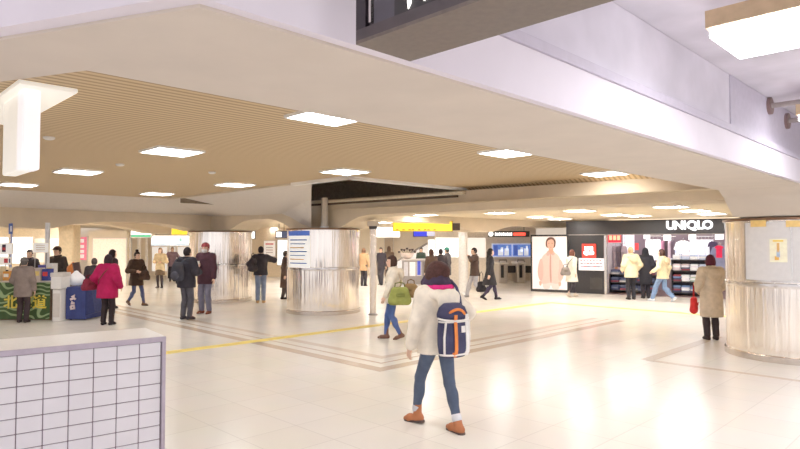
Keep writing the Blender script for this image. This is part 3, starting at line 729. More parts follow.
# ================================================================== overhead luminaires, pipes, signs near the viewer
def luminaire(s, t, lab):
    o = W(s, t, 3.10); th = thing('hanging_luminaire', lab, 'lamp' if lab else None, o, 'fluorescent luminaires under the concrete' if lab else None, None if lab else 'structure')
    fr = Fr(o, HALL.x, HALL.y)
    fr = Fr(o, HALL.x, HALL.y)
    MB(fr).box(-.31, .31, -2.3, 0, .0, .06).build('diffuser', LAMP3, th)
    MB(fr).box(-.33, .33, -2.32, .02, .06, .17).build('housing', M('tan_housing', (196, 166, 128), .6), th)
    for a in (-.35, -1.9): MB(fr).tube([(0, a, .17), (0, a, .40)], .012).build('hanger', DARK, th)
luminaire(4.35, 1.27, 'big bright fluorescent luminaire with tan housing hanging under the concrete ceiling')
for s_ in (.95, -2.45): luminaire(s_, -.6, None)  # two unseen luminaires added behind the viewer for extra light
luminaire(7.75, 1.48, 'second bright fluorescent luminaire under the concrete, cut by the right edge')
for (s_, z_, lab) in ((7.95, 3.40, 'upper grey conduit pipe with a round flange on the concrete wall'), (8.75, 3.34, 'lower grey conduit pipe with a round flange on the concrete wall')):
    o = W(s_, 1.87, z_); th = thing('conduit_pipe', lab, 'pipe', o, None)
    MB(HALL).tube([(s_, 1.87, z_), (s_, -.6, z_)], .03).build('pipe', M('pipe_grey', (150, 138, 134), .5, .3), th, True)
    MB(HALL).tube([(s_, 1.874, z_), (s_, 1.84, z_)], .10, 16).build('flange', M('flange_brown', (122, 96, 92), .5, .3), th, True)
# dark overhead sign, end nearest the fascia
o = W(1.5, .4, 2.5); th = thing('overhead_sign', 'large dark overhead sign box with white lettering at the top of the view', 'sign', o)
S0, S1, T0, T1, Z0, Z1 = 1.37, 1.645, -1.3, 1.59, 2.50, 3.15
MB(HALL).box(S0 + .02, S1, T0, T1, Z0 + .012, Z1).build('housing', M('sign_housing', (62, 56, 62), .45), th)
MB(HALL).box(S0, S1, T0, T1, Z0, Z0 + .012).build('underside', M('sign_bronze', (98, 86, 78), .5, .2, var=.12, scale=40), th)
MB(HALL).box(S0, S0 + .02, T0, T1, Z0 + .012, Z0 + .05).build('bottom_rail', M('sign_rail', (74, 66, 68), .4, .5), th)
MB(HALL).box(S0, S0 + .02, T1 - .05, T1, Z0 + .05, Z1).build('end_rail', M('sign_rail_dark', (44, 38, 44), .4, .5), th)
MB(HALL).box(S0 - .002, S0 + .018, T1 - .080, T1 - .070, Z0 + .06, Z1).build('bright_strip', CHROME, th)
MB(HALL).box(S0 + .004, S0 + .02, T1 - .19, T1 - .09, Z0 + .05, Z1).build('grey_field', M('sign_grey', (62, 58, 68), .5), th)
MB(HALL).box(S0 + .004, S0 + .02, T0, T1 - .19, Z0 + .05, Z1).build('black_field', M('sign_black', (16, 12, 14), .4), th)
fr = Fr(W(S0 + .003, 0, 0), tuple(W(0, -1)), tuple(W(-1, 0)), (0, 0, 1))
def glyph(polys):
    g = MB(fr)
    for pl in polys: g.add([(x, .0, z) for x, z in pl] + [(x, .004, z) for x, z in pl], [tuple(range(len(pl))), tuple(range(2 * len(pl) - 1, len(pl) - 1, -1))] + [(i, (i + 1) % len(pl), len(pl) + (i + 1) % len(pl), len(pl) + i) for i in range(len(pl))])
    return g
glyph([[(-1.347, 2.74), (-1.338, 2.60), (-1.333, 2.556), (-1.321, 2.572), (-1.319, 2.74)], [(-1.292, 2.74), (-1.292, 2.590), (-1.262, 2.562), (-1.244, 2.588), (-1.244, 2.74)], [(-1.21, 2.66), (-1.21, 2.74), (-1.13, 2.74), (-1.13, 2.66)]]).build('white_lettering', GLOW, th)
glyph([[(-1.199, 2.585), (-1.199, 2.566), (-1.192, 2.566), (-1.192, 2.585)], [(-1.186, 2.585), (-1.186, 2.566), (-1.178, 2.568), (-1.178, 2.585)], [(-1.17, 2.57), (-1.17, 2.585), (-1.10, 2.585), (-1.10, 2.57)]]).build('yellow_lettering', M('sign_yellow', (240, 210, 60), .5, emit=.8), th)
for t_ in (-.6, 1.1): MB(HALL).tube([(1.5, t_, Z1), (1.5, t_, ZR)], .02).build('hanger', DARK, th)
# white T shaped hanging panel on the left
o = W(1.25, 5.35, 2.37); th = thing('tee_sign', 'white T shaped hanging panel under the slats, upper left', 'sign', o)
MB(HALL).rbox(1.10, 1.50, 5.03, 6.9, 2.965, 2.998, .006).build('mount_plate', M('plate_white', (244, 238, 226), .5, emit=.35, var=.03), th)
MB(HALL).rbox(1.17, 1.27, 5.32, 5.82, 2.36, 2.965, .01).build('panel', M('panel_white', (246, 240, 228), .5, emit=.42, var=.02), th)  # plate and panel are given a glow so they look brightly lit
MB(HALL).rbox(1.16, 1.28, 5.16, 5.32, 2.36, 2.965, .01).build('lit_end', M('lit_end_white', (246, 242, 246), .5, emit=.55, var=.02), th)  # end piece added; its stronger glow paints the brighter side
# ================================================================== tiled counter, lower left
# (the counter is turned a little from the hall grid; u runs back along its front, v into its depth)
CO = W(2.107, 4.78); ang = math.radians(37.2); CE, CN = Vector((math.cos(ang), math.sin(ang), 0)), Vector((-math.sin(ang), math.cos(ang), 0))
CF = Fr(CO, CE, CN); zT, uL, vD = 1.055, -4.4, .58
o = CF((-1.5, .3, 0)); th = thing('tiled_counter', 'white tiled low counter with pale stone top, lower left corner', 'counter', o)
MB(CF).box(uL, -.03, .012, vD, 0, zT - .04).build('counter_body', M('tile_grout', (120, 104, 116), .8), th)
MB(CF).rbox(uL, -.004, .0, vD + .02, zT - .04, zT, .006).build('stone_top', M('counter_top', (236, 230, 224), .35, var=.05, scale=60), th)
LAV = M('end_grey', (176, 164, 180), .4, .3)
MB(CF).rbox(uL, .0, -.012, -.0005, zT - .042, zT - .002, .003).build('edge_trim', LAV, th)
MB(CF).rbox(-.03, .0, -.011, vD + .01, 0, zT - .041, .003).build('end_panel', LAV, th)
m = MB(CF); pw, ph = .163, .1105
for i in range(27):
    for j in range(10):
        a1 = -.040 - i * pw; z1 = zT - .047 - j * ph
        if z1 - ph < -.01: continue
        m.rbox(a1 - pw + .007, a1, .0, .0125, max(.002, z1 - ph + .007), z1, .003)
m.build('tile_facing', M('white_tile', (228, 225, 232), .22, var=.03, scale=5), th)

# ================================================================== outer walls
struct('wall_back', MB().box(-34, 3.6, 34, 34.2, 0, 2.9), CREAM)
struct('wall_back_right', MB().box(3.2, 26, 38, 38.2, 0, 2.9), CREAM)
struct('wall_left', MB().box(-26.2, -26, 8, 34, 0, 2.9), CREAM)
struct('wall_right', MB().box(25, 25.2, -6, 38, 0, 3.6), CREAM)
def slab(x0, x1, y0, y1, d, thick=.06, r=.01):          # box whose front stands at distance d
    a, b = PD(x0, y1, d), PD(x1, y0, d); return MB().rbox(a.x, b.x, d, d + thick, max(0, a.z), b.z, r), a, b
def board(name, label, cat, x0, x1, y0, y1, d, mat, frame=None, fw=.03, group=None, thick=.08):
    a, b = PD(x0, y1, d), PD(x1, y0, d); z0 = max(0, a.z)
    th = thing(name, label, cat, ((a.x + b.x) / 2, d, z0), group)
    fm = frame or OFFW
    m = MB().box(a.x - fw, b.x + fw, d + .02, d + thick, z0 - (fw if z0 > .05 else 0), b.z + fw)
    m.build('board_body', fm, th)
    MB().box(a.x, b.x, d, d + .018, z0 + .001, b.z).build('board_face', mat, th)
    return th, a, b
def hang(th, d, xs, zc=2.6):
    for x in xs:
        q = PD(x, 235, d + .05); z0 = OFF[th.name].z; MB().tube([(q.x, d + .05, z0 + .05), (q.x, d + .05, zc)], .014, 6).build('hanger', DARK, th)
def bar(th, x0, x1, y0, y1, d, mat, name='print_block', t=.006):
    a, b = PD(x0, y1, d), PD(x1, y0, d); return MB().box(a.x, b.x, d - t, d - .0005, a.z, b.z).build(name, mat, th)

# partition walls of the passages
def wall_px(name, x0, x1, d, z1, mat, z0=0, thick=.15):
    a, b = PD(x0, 250, d), PD(x1, 250, d); return struct(name, MB().box(a.x, b.x, d, d + thick, z0, z1), mat)
wall_px('wall_left_stalls', -30, 62, 23.5, 2.55, M('beige_wall_left', (214, 192, 158), .7))
wall_px('wall_left_passage', 88, 127, 25.5, 2.35, CREAM)
wall_px('wall_centre_right', 435, 486, 24.6, 2.6, M('warm_wall', (222, 206, 186), .6))
wall_px('wall_gates', 484, 536, 29.5, 2.6, M('gate_wall', (224, 208, 190), .6))
wall_px('wall_middle_passage', 238, 290, 32.5, 2.7, M('middle_wall', (214, 192, 162), .7))

# shutter ribs and lit windows, far left to centre
board('lit_window', 'bright white lit shop window behind the left food stall', 'shop window', 11, 31, 237.5, 263, 22.6, GLOW)
board('lit_window', 'pale shop window pane at the far left edge', 'shop window', -8, 8, 237.5, 266, 22.6, GLOWS)
board('lit_window', 'beige lit shop panel left of the square beige pillar', 'shop window', 34, 60, 239, 262, 22.8, M('glow_beige', (232, 214, 190), .6, emit=.35))
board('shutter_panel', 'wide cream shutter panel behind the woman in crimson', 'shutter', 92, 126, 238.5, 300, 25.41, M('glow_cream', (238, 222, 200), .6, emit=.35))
th, a, b = board('hanging_poster', 'pink and white poster right of the square beige pillar', 'poster', 76.5, 86.5, 237, 260, 20.5, M('pink_print', (238, 120, 150), .6, emit=.3))
for k, (y0, y1) in enumerate(((239, 242.5), (245, 248), (250, 253), (254.5, 258))): bar(th, 79 + k % 2, 84, y0, y1, 20.5, M('pink_white', (252, 236, 240), .6, emit=.3))
th, a, b = board('green_sign', 'lit white sign with green lower edge hanging over the left passage', 'sign', 131, 151, 229.5, 237, 21.5, GLOW)
bar(th, 131, 151, 234.8, 237, 21.5, M('green_sign', (60, 190, 130), .5, emit=.5), 'green_strip')
hang(th, 21.5, (134, 148))
th, a, b = board('black_sign', 'flat black sign hanging beside the yellow sign on the left', 'sign', 151.5, 172, 227.5, 230.5, 21.0, BLACK, BLACK)
hang(th, 21.0, (155, 169))
th, a, b = board('yellow_sign', 'small yellow sign hanging over the left passage', 'sign', 171.5, 187, 228.8, 234.6, 20.6, M('lit_yellow', (250, 214, 40), .5, emit=.7))
hang(th, 20.6, (174, 184))
th, a, b = board('lit_fascia', 'long white lit fascia under the small yellow sign', 'sign', 151.5, 191, 236, 245.5, 25, GLOW)
bar(th, 151.5, 191, 243.4, 245.5, 25, M('fascia_blue', (196, 214, 232), .5, emit=.5), 'blue_strip')
bar(th, 179, 182, 238, 241.5, 25, M('fascia_green', (150, 206, 190), .5, emit=.5), 'green_mark')
hang(th, 25, (156, 188), 2.7)
for k, (x, w_) in enumerate(((130, 2.2), (138.5, 3), (146, 2), (168, 2.5), (176, 1.8), (186, 2.2))):
    lab = ['white door post left of the passage on the left', 'second white door post of the left passage', 'white door post just left of the beige coated woman', 'white door post behind the person in mauve', 'thin white door post behind the padded jacket', 'white door post next to the left steel column'][k]
    dd = 29.1 + .1 * k; a, b = PD(x - w_ / 2, 260, dd), PD(x + w_ / 2, 237 if k < 3 else 246, dd); mb = MB().rbox(a.x, b.x, dd, dd + .14, 0, b.z, .01); tag(mb.build('door_post', M('post_white', (234, 226, 218), .4), None), lab, 'post', 'white posts in the left passage')
board('lit_window', 'pale glowing shop window behind the person in mauve', 'shop window', 152, 190, 247, 271, 30, M('glow_pale', (232, 226, 220), .6, emit=.55))
# between the left and the middle column
th, a, b = board('notice_sign', 'framed white notice on the wall between the two far columns', 'notice', 264, 275, 241, 256, 32.3, M('notice_paper', (242, 232, 226), .6, emit=.3))
bar(th, 265.5, 273.5, 243, 245, 32.3, M('notice_pink', (226, 150, 150), .6))
for y in (247, 249.5, 252): bar(th, 266, 273, y, y + 1, 32.3, M('notice_grey', (190, 184, 184), .6))
board('lit_window', 'lit window between the two far steel columns', 'shop window', 277.5, 300, 240, 265, 32.3, GLOWS, GREY)
th, a, b = board('hanging_sign', 'dark hanging sign with white panel left of the middle column', 'sign', 276, 287, 231.5, 237.5, 24, M('sign_navy', (56, 70, 110), .5, emit=.2), DARK)
bar(th, 276.5, 281.5, 232, 237, 24, GLOW, 'white_panel')
hang(th, 24, (279, 284))
th, a, b = board('hanging_sign', 'small white lit sign right of the left steel column', 'sign', 247, 254.5, 231.5, 238.5, 24.5, GLOWS, DARK)
hang(th, 24.5, (251,))

# ---------------- centre passage
th, a, b = board('lit_sign', 'white lit box sign right of the thin steel pole', 'sign', 376, 399.5, 227.5, 237, 21.5, GLOW, OFFW)
hang(th, 21.5, (380, 396))
SIGN_Y, a, b = th, a, b = board('long_yellow_sign', 'long yellow hanging sign over the centre passage', 'sign', 393.5, 452, 221.8, 230.6, 19.2, M('lit_yellow2', (252, 216, 46), .5, emit=.85), M('yellow_case', (214, 176, 50), .5))
bar(th, 452.3, 460, 223.2, 230.4, 19.2, M('sign_brown', (58, 40, 30), .5), 'dark_end', .02)
for k in range(8): bar(th, 396 + k * 5.2 + (k % 3), 398.5 + k * 5.2 + (k % 3), 229, 230.2, 19.2, M('amber_marks', (214, 160, 40), .5), 'edge_mark')
hang(SIGN_Y, 19.2, (400, 446))
th, a, b = board('blue_sign', 'blue hanging sign under the long yellow sign', 'sign', 414, 427, 231.3, 236, 20.6, M('lit_blue', (44, 52, 224), .5, emit=.7), M('blue_case', (60, 60, 140), .5))
bar(th, 427, 434.5, 231.6, 235.7, 20.6, M('lit_blue_pale', (206, 210, 246), .5, emit=.6), 'white_end')
hang(th, 20.6, (417, 431))
th, a, b = board('wall_panel', 'brown wall pier left of the escalator in the centre passage', 'panel', 384.5, 393, 238, 284, 33.5, M('pier_brown', (170, 150, 128), .7))
# escalator: pale wall, sloping glass balustrade with handrail
d = 33; e0, e1, e2, e3 = PD(397, 262, d), PD(432, 240, d), PD(432, 252, d), PD(404, 270, d)
th = thing('escalator', 'escalator with a pale sloping balustrade at the back of the centre passage', 'escalator', (e0.x, d, 0))
MB().extr([(e0.x, 0), (e1.x + .4, 0), (e1.x + .4, e1.z - .25), (e0.x, e0.z - .1)], d, d + .12, 1) 
m = MB(); m.extr([(e0.x, .2), (e1.x + .3, .2), (e1.x + .3, e1.z - .1), (e1.x, e1.z - .1), (e0.x, e0.z)], d, d + .1, 1); m.build('balustrade', M('balustrade_pale', (226, 222, 220), .4, emit=.45), th)  # glow added to lighten the balustrade, which is no lamp
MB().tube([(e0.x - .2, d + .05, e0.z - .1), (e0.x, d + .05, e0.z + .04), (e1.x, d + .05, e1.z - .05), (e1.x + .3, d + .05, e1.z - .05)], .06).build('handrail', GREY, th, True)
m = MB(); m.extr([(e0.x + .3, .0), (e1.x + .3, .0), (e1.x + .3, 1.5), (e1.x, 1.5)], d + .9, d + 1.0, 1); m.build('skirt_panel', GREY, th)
struct('wall_escalator', MB().box(PD(393, 240, 37).x, PD(436, 240, 37).x, 37, 37.1, 0, 2.6), M('escalator_wall', (210, 200, 194), .6, emit=.3))  # wall given a glow to lighten the back of the escalator
board('lit_window', 'narrow white lit window left of the big white light panel', 'shop window', 428.5, 434.5, 240, 258, 25.5, GLOW)
th, a, b = board('lit_sign', 'large white lit panel behind the man in the green cap', 'light panel', 436, 459.5, 238, 257, 24.51, GLOW, OFFW)
th, a, b = board('lit_sign', 'pale lit panel right of the slim white pillar', 'light panel', 466.5, 485.5, 238, 257.5, 24.51, M('panel_dim', (240, 232, 224), .6, emit=.5), OFFW)
# glass display counter with blue and white panels
d = 26.5; a, b = PD(402, 279, d), PD(434, 259, d)
th = thing('display_counter', 'grey glass display counter with a blue and white panel in the centre passage', 'counter', ((a.x + b.x) / 2, d, 0))
MB().rbox(a.x, b.x, d, d + .6, 0, b.z - .06).build('counter_body', M('counter_grey', (150, 140, 136), .4), th)
MB().rbox(a.x - .03, b.x + .03, d - .04, d + .64, b.z - .06, b.z).build('counter_top', M('counter_slab', (206, 198, 192), .3), th)
for x0, x1, mt in ((404, 408, 'c_pale'), (409.5, 415.5, 'c_white'), (416.5, 421.5, 'c_pale'), (423, 427, 'c_grey'), (428, 432.5, 'c_white')):
    p0, p1 = PD(x0, 276, d - .02), PD(x1, 262, d - .02); MB().box(p0.x, p1.x, d - .02, d, p0.z, p1.z).build('front_panel', M(mt, {'c_pale': (200, 196, 200), 'c_white': (240, 238, 240), 'c_grey': (120, 112, 112)}[mt], .4, emit=.1), th)
p0, p1 = PD(417.3, 275, d - .035), PD(420.6, 261, d - .035); MB().box(p0.x, p1.x, d - .03, d - .021, p0.z, p1.z).build('blue_panel', M('c_blue', (52, 70, 200), .4, emit=.2), th)
# pot of dark blooms on the counter
q = PD(407, 259, d + .3); q.z = b.z; th = thing('flower_arrangement', 'row of dark blooms in a pale bowl on the glass display counter', 'flowers', q)
MB().lathe([(.12, 0), (.26, .10), (.32, .26), (.30, .26)], q, 20).build('bowl', M('bowl_pale', (226, 204, 192), .4), th, True)
for k in range(7):
    an = k * .9; c = (q.x - .36 + .12 * k, q.y + .08 * math.cos(an), q.z + .30 + .05 * (k % 2) + .10 * math.sin(k * math.pi / 6))
    MB().tube([(q.x + (k - 3) * .05, q.y, q.z + .18), c], .012, 5).build('stem', M('stem_green', (80, 84, 56), .7), th)
    mb = MB(); mb.ball(c, .05, .05, .05, 10, 6)
    for j in range(5): mb.ball((c[0] + .04 * math.cos(j * 1.26), c[1] + .04 * math.sin(j * 1.26), c[2] + .02), .025, .025, .03, 6, 4)
    mb.build('bloom', M('bloom_dark', (66, 46, 46), .7), th, True)

# ---------------- ticket gates and blue posters
th, a, b = board('lit_display', 'dark display board with white and red lit characters over the ticket gates', 'sign', 489, 529, 231.8, 236.3, 25.2, M('display_black', (40, 30, 32), .4), DARK)
for k in range(9): bar(th, 495 + k * 1.95, 496.35 + k * 1.95, 232.6 + .3 * (k % 2), 235.6, 25.2, GLOW, 'white_character')
bar(th, 513.5, 525.5, 232.6, 235.6, 25.2, M('led_red', (250, 70, 50), .5, emit=1.2), 'red_text')
q0, q1 = PD(491, 234, 25.15), PD(491, 234, 25.15); MB().tube([(q0.x, 25.16, q0.z), (q0.x, 25.195, q0.z)], .10, 16).build('round_mark', GLOW, th)
hang(th, 25.2, (494, 524))
d = 29.0
for k, (x0, x1) in enumerate(((493, 511.5), (513, 531))):
    th, a, b = board('blue_poster', ['left blue wall poster with white shapes over the ticket gates', 'right blue wall poster with white shapes beside the fashion poster'][k], 'poster', x0, x1, 244.5, 256, d, M('poster_blue', (84, 120, 206), .5, emit=.45), M('poster_blue_frame', (196, 204, 232), .5, emit=.3), .05, 'blue posters over the gates')
    w = x1 - x0
    for (fx, fy, gx, gy) in ((.28, .45, .55, .95), (.42, .25, .55, .6), (.62, .35, .85, .95), (.72, .12, .82, .5)):
        bar(th, x0 + w * fx, x0 + w * gx, 244.5 + 11.5 * fy, 244.5 + 11.5 * gy, d, M('poster_pale', (224, 230, 246), .5, emit=.45), 'white_shape')
    bar(th, x0 + 1, x0 + w * .25, 245.5, 255, d, M('poster_deep', (56, 82, 176), .5, emit=.4), 'deep_blue_shape')
for k, (x0, x1) in enumerate(((499, 508), (517.5, 525.5))):
    a, b = PD(x0, 281, 27.2), PD(x1, 261, 27.2)
    th = thing('ticket_gate', ['left grey ticket gate under the blue posters', 'right grey ticket gate close to the fashion poster'][k], 'ticket gate', ((a.x + b.x) / 2, 27.2, 0), 'ticket gates')
    MB().rbox(a.x, b.x, 27.2, 28.6, 0, .86, .05).build('gate_body', M('gate_grey', (186, 172, 158), .35, .3), th)
    MB().rbox(a.x - .03, b.x + .03, 27.15, 28.65, .86, .95, .03).build('gate_top', M('gate_top', (214, 204, 192), .3), th)
    MB().rbox(a.x + .08, a.x + .22, 27.17, 27.199, .25, .82, .01).build('dark_slot', BLACK, th)
    MB().tube([(a.x + .02, 27.25, .95), (a.x + .02, 27.25, 1.05), (b.x - .05, 27.25, 1.05), (b.x - .05, 27.25, .95)], .025).build('handle_bar', DARK, th, True)
    MB().rbox(b.x + .02, b.x + .42, 27.6, 27.66, .45, .78, .02).build('flap', BLACK, th)
a, b = PD(494, 281, 29.2), PD(532, 258.5, 29.2); struct('wall_gates_dado', MB().box(a.x, b.x, 29.2, 29.45, 0, b.z), M('dado', (196, 180, 160), .5))

# ================================================================== the shop
FO = P(531, 291.2, 0); FE_ = P(726, 299.2, 0); fe = (FE_ - FO).normalized(); fn = Vector((-fe.y, fe.x, 0))
SF = Fr(FO, fe, fn)                                       # along the front, into the shop, up
def SFpx(x, y, depth=0.0):
    h = plane_hit(x, y, FO + fn * depth, fn); r = h - FO; return r.dot(fe), r.z
def sbox(x0, x1, y0, y1, b0, b1, r=0, z0=None):
    (u0, w0), (u1, w1) = SFpx(x0, y1, b0), SFpx(x1, y0, b0)
    w0 = max(0, w0) if z0 is None else z0
    return MB(SF).rbox(u0, u1, b0, b1, w0, w1, r) if r else MB(SF).box(u0, u1, b0, b1, w0, w1)
uA, uB, uP, uE = SFpx(569, 250)[0], SFpx(604, 250)[0], SFpx(607, 250)[0], SFpx(731, 250)[0]
SH = uE + 1.5
struct('wall_shop_header', MB(SF).box(uA - .1, SH, .0, .35, 2.13, 2.62), M('header_black', (38, 34, 38), .3, var=.1))
struct('wall_shop_black', MB(SF).box(uA, uB, .0, .35, 0, 2.13), BLACK)
struct('wall_shop_rear', MB(SF).box(uB, SH, 2.9, 3.05, 0, 2.62), M('shop_rear', (128, 108, 116), .6, emit=.12, var=.25, scale=1.5))
struct('wall_shop_side', MB(SF).box(uB - .05, uB + .05, .35, 2.9, 0, 2.62), M('shop_side', (210, 200, 206), .6))
struct('wall_shop_end', MB(SF).box(SH - .02, SH + .1, -.2, 3, 0, 2.62), M('shop_end', (222, 206, 186), .6))
struct('ceiling_shop', MB(SF).box(uB, SH, .35, 2.9, 2.5, 2.58), M('shop_ceiling', (250, 248, 248), .6, emit=1.1, var=.01))  # the whole ceiling glows in place of the shop's lights
struct('floor_shop', MB(SF).box(uB, SH, .02, 2.9, .0, .015), M('shop_floor', (120, 92, 88), .4))
struct('trim_7', MB(SF).box(uA - .1, SH, -.02, .02, 2.10, 2.13), GREY)
tag(MB(SF).rbox(uB + .004, uB + .10, -.05, .05, 0.016, 2.09, .01).build('door_post', CHROME), 'slim silver post at the left end of the shop opening', 'post')
# shop name in lit letters
u0, z0 = SFpx(667, 228); u1, z1 = SFpx(711, 217.5)
th = thing('shop_sign', 'white lit shop name reading UNIQLO on the black header', 'sign', tuple(SF((u0, 0, 2.2))))
zc = 2.40
for k, ch in enumerate('UNIQLO'):
    uu = u0 + (u1 - u0) * (.085, .275, .415, .575, .755, .925)[k]
    text_mb(ch, .385, Fr(SF((uu, -.06, zc)), fe, fn), .08, bold=.009).build('letter', M('letter_white', (255, 255, 255), .5, emit=2.6, var=0), th)
# red square logo with white letters, white price strip
(u0, z0), (u1, z1) = SFpx(582.5, 257.5), SFpx(596, 244)
th = thing('logo_sign', 'red square lit sign with white letters on the black shop wall', 'sign', tuple(SF((u0, 0, z0))))
MB(SF).rbox(u0, u1, -.07, -.002, z0, z1, .01).build('red_panel', M('logo_red', (235, 40, 24), .5, emit=1.0, var=.02), th)
for k, tx in enumerate(('UNI', 'QLO')): text_mb(tx, (z1 - z0) * .34, Fr(SF(((u0 + u1) / 2, -.075, z0 + (z1 - z0) * (.66 - .32 * k))), fe, fn), .012, bold=.012).build('lettering', M('letter_white'  , (255, 255, 255)), th)
(u0, z0), (u1, z1) = SFpx(579, 270), SFpx(604, 258.5)
th = thing('notice_strip', 'white notice strip with small print under the red square sign', 'notice', tuple(SF((u0, 0, z0))))
MB(SF).rbox(u0, u1, -.04, -.002, z0, z1, .008).build('strip_panel', M('strip_white', (240, 236, 238), .5, emit=.5), th)
for j in range(3):
    for k in range(7):
        a = u0 + .06 + k * (u1 - u0 - .1) / 7; MB(SF).box(a, a + .06 + .03 * ((k * 3 + j) % 3), -.046, -.041, z1 - .10 - j * .11, z1 - .05 - j * .11).build('print_line', M('strip_print' + str((j + k) % 3), [(200, 120, 120), (150, 140, 150), (190, 180, 190)][(j + k) % 3], .6), th)
tag(sbox(590, 602, 278, 289, -.015, -.003).build('faint_poster', M('faint_poster', (48, 42, 40), .4, var=.4, scale=3)), 'dim dark poster low on the black shop wall', 'poster')
# large fashion poster in a black frame
(u0, z0), (u1, z1) = SFpx(531, 291), SFpx(568.5, 234.5)
th = thing('fashion_poster', 'tall lit fashion poster of a model in a pale coat, left of the black wall', 'poster', tuple(SF(((u0 + u1) / 2, 0, 0))))
MB(SF).box(u0, u1, -.02, .18, 0, z1).build('black_frame', M('frame_black', (30, 28, 28), .4), th)
p0, p1, q0, q1 = u0 + .07, u1 - .06, .10, z1 - .07
MB(SF).box(p0, p1, -.03, -.021, q0, q1).build('picture', M('poster_white', (238, 230, 226), .5, emit=.30, var=.01), th)
pw_, ph_ = p1 - p0, q1 - q0
def flat(name, pts, mt, layer, sm=2):
    pts = [Vector(p) for p in pts]
    for _ in range(sm):
        pts = [v for i in range(len(pts)) for v in (pts[i] * .75 + pts[(i + 1) % len(pts)] * .25, pts[i] * .25 + pts[(i + 1) % len(pts)] * .75)]
    y = -.03 - .003 * layer; n = len(pts)
    mb = MB(SF).add([(p0 + p.x * pw_, y, q0 + p.y * ph_) for p in pts] + [(p0 + p.x * pw_, y + .0025, q0 + p.y * ph_) for p in pts], [tuple(range(n)), tuple(range(2 * n - 1, n - 1, -1))] + [(i, (i + 1) % n, n + (i + 1) % n, n + i) for i in range(n)])
    return mb.build(name, mt, th)
PM = lambda n, c, e=.12: M('print_' + n, c, .6, emit=e, var=.03)
flat('printed_trousers', [(.30, .0), (.30, .2), (.78, .2), (.80, .0), (.58, .0), (.54, .1), (.50, .0)], PM('trousers', (222, 208, 200)), 1)
flat('printed_coat', [(.24, .10), (.20, .32), (.26, .58), (.36, .67), (.50, .72), (.66, .70), (.80, .62), (.88, .40), (.86, .14), (.70, .10), (.54, .13), (.38, .10)], PM('coat', (228, 190, 176)), 2)
flat('printed_sleeve', [(.24, .12), (.14, .30), (.20, .54), (.28, .60), (.33, .45), (.32, .22)], PM('sleeve', (216, 172, 158)), 3)
flat('printed_sleeve', [(.78, .60), (.90, .50), (.92, .24), (.80, .14), (.74, .24), (.78, .40)], PM('sleeve', (216, 172, 158)), 3)
flat('printed_front', [(.52, .12), (.50, .40), (.52, .68), (.56, .68), (.555, .4), (.57, .12)], PM('front', (196, 140, 126)), 4)
flat('printed_collar', [(.40, .66), (.46, .74), (.60, .75), (.68, .68), (.60, .63), (.54, .68), (.47, .62)], PM('collar', (204, 160, 146)), 5)
flat('printed_neck', [(.49, .70), (.49, .80), (.62, .80), (.62, .70), (.56, .66)], PM('neck', (214, 150, 122)), 6)
flat('printed_hair', [(.40, .80), (.40, .92), (.48, .99), (.62, .99), (.70, .92), (.68, .80), (.62, .78), (.48, .78)], PM('hair', (90, 54, 42)), 7)
flat('printed_face', [(.45, .80), (.44, .90), (.50, .94), (.60, .95), (.65, .90), (.64, .80), (.57, .75), (.51, .755)], PM('face', (228, 166, 140)), 8)
flat('printed_eye', [(.475, .868), (.52, .868), (.52, .876), (.475, .876)], PM('eye', (70, 40, 34)), 9, 1)
flat('printed_eye', [(.57, .868), (.615, .868), (.615, .876), (.57, .876)], PM('eye', (90, 56, 48)), 9, 1)
flat('printed_mouth', [(.52, .800), (.57, .800), (.56, .792), (.53, .792)], PM('mouth', (186, 70, 70)), 9, 1)
for cx_ in (.24, .80): flat('printed_hand', [(cx_ - .05, .15), (cx_ + .04, .15), (cx_ + .03, .07), (cx_ - .03, .06)], PM('hand', (226, 170, 146)), 5, 1)
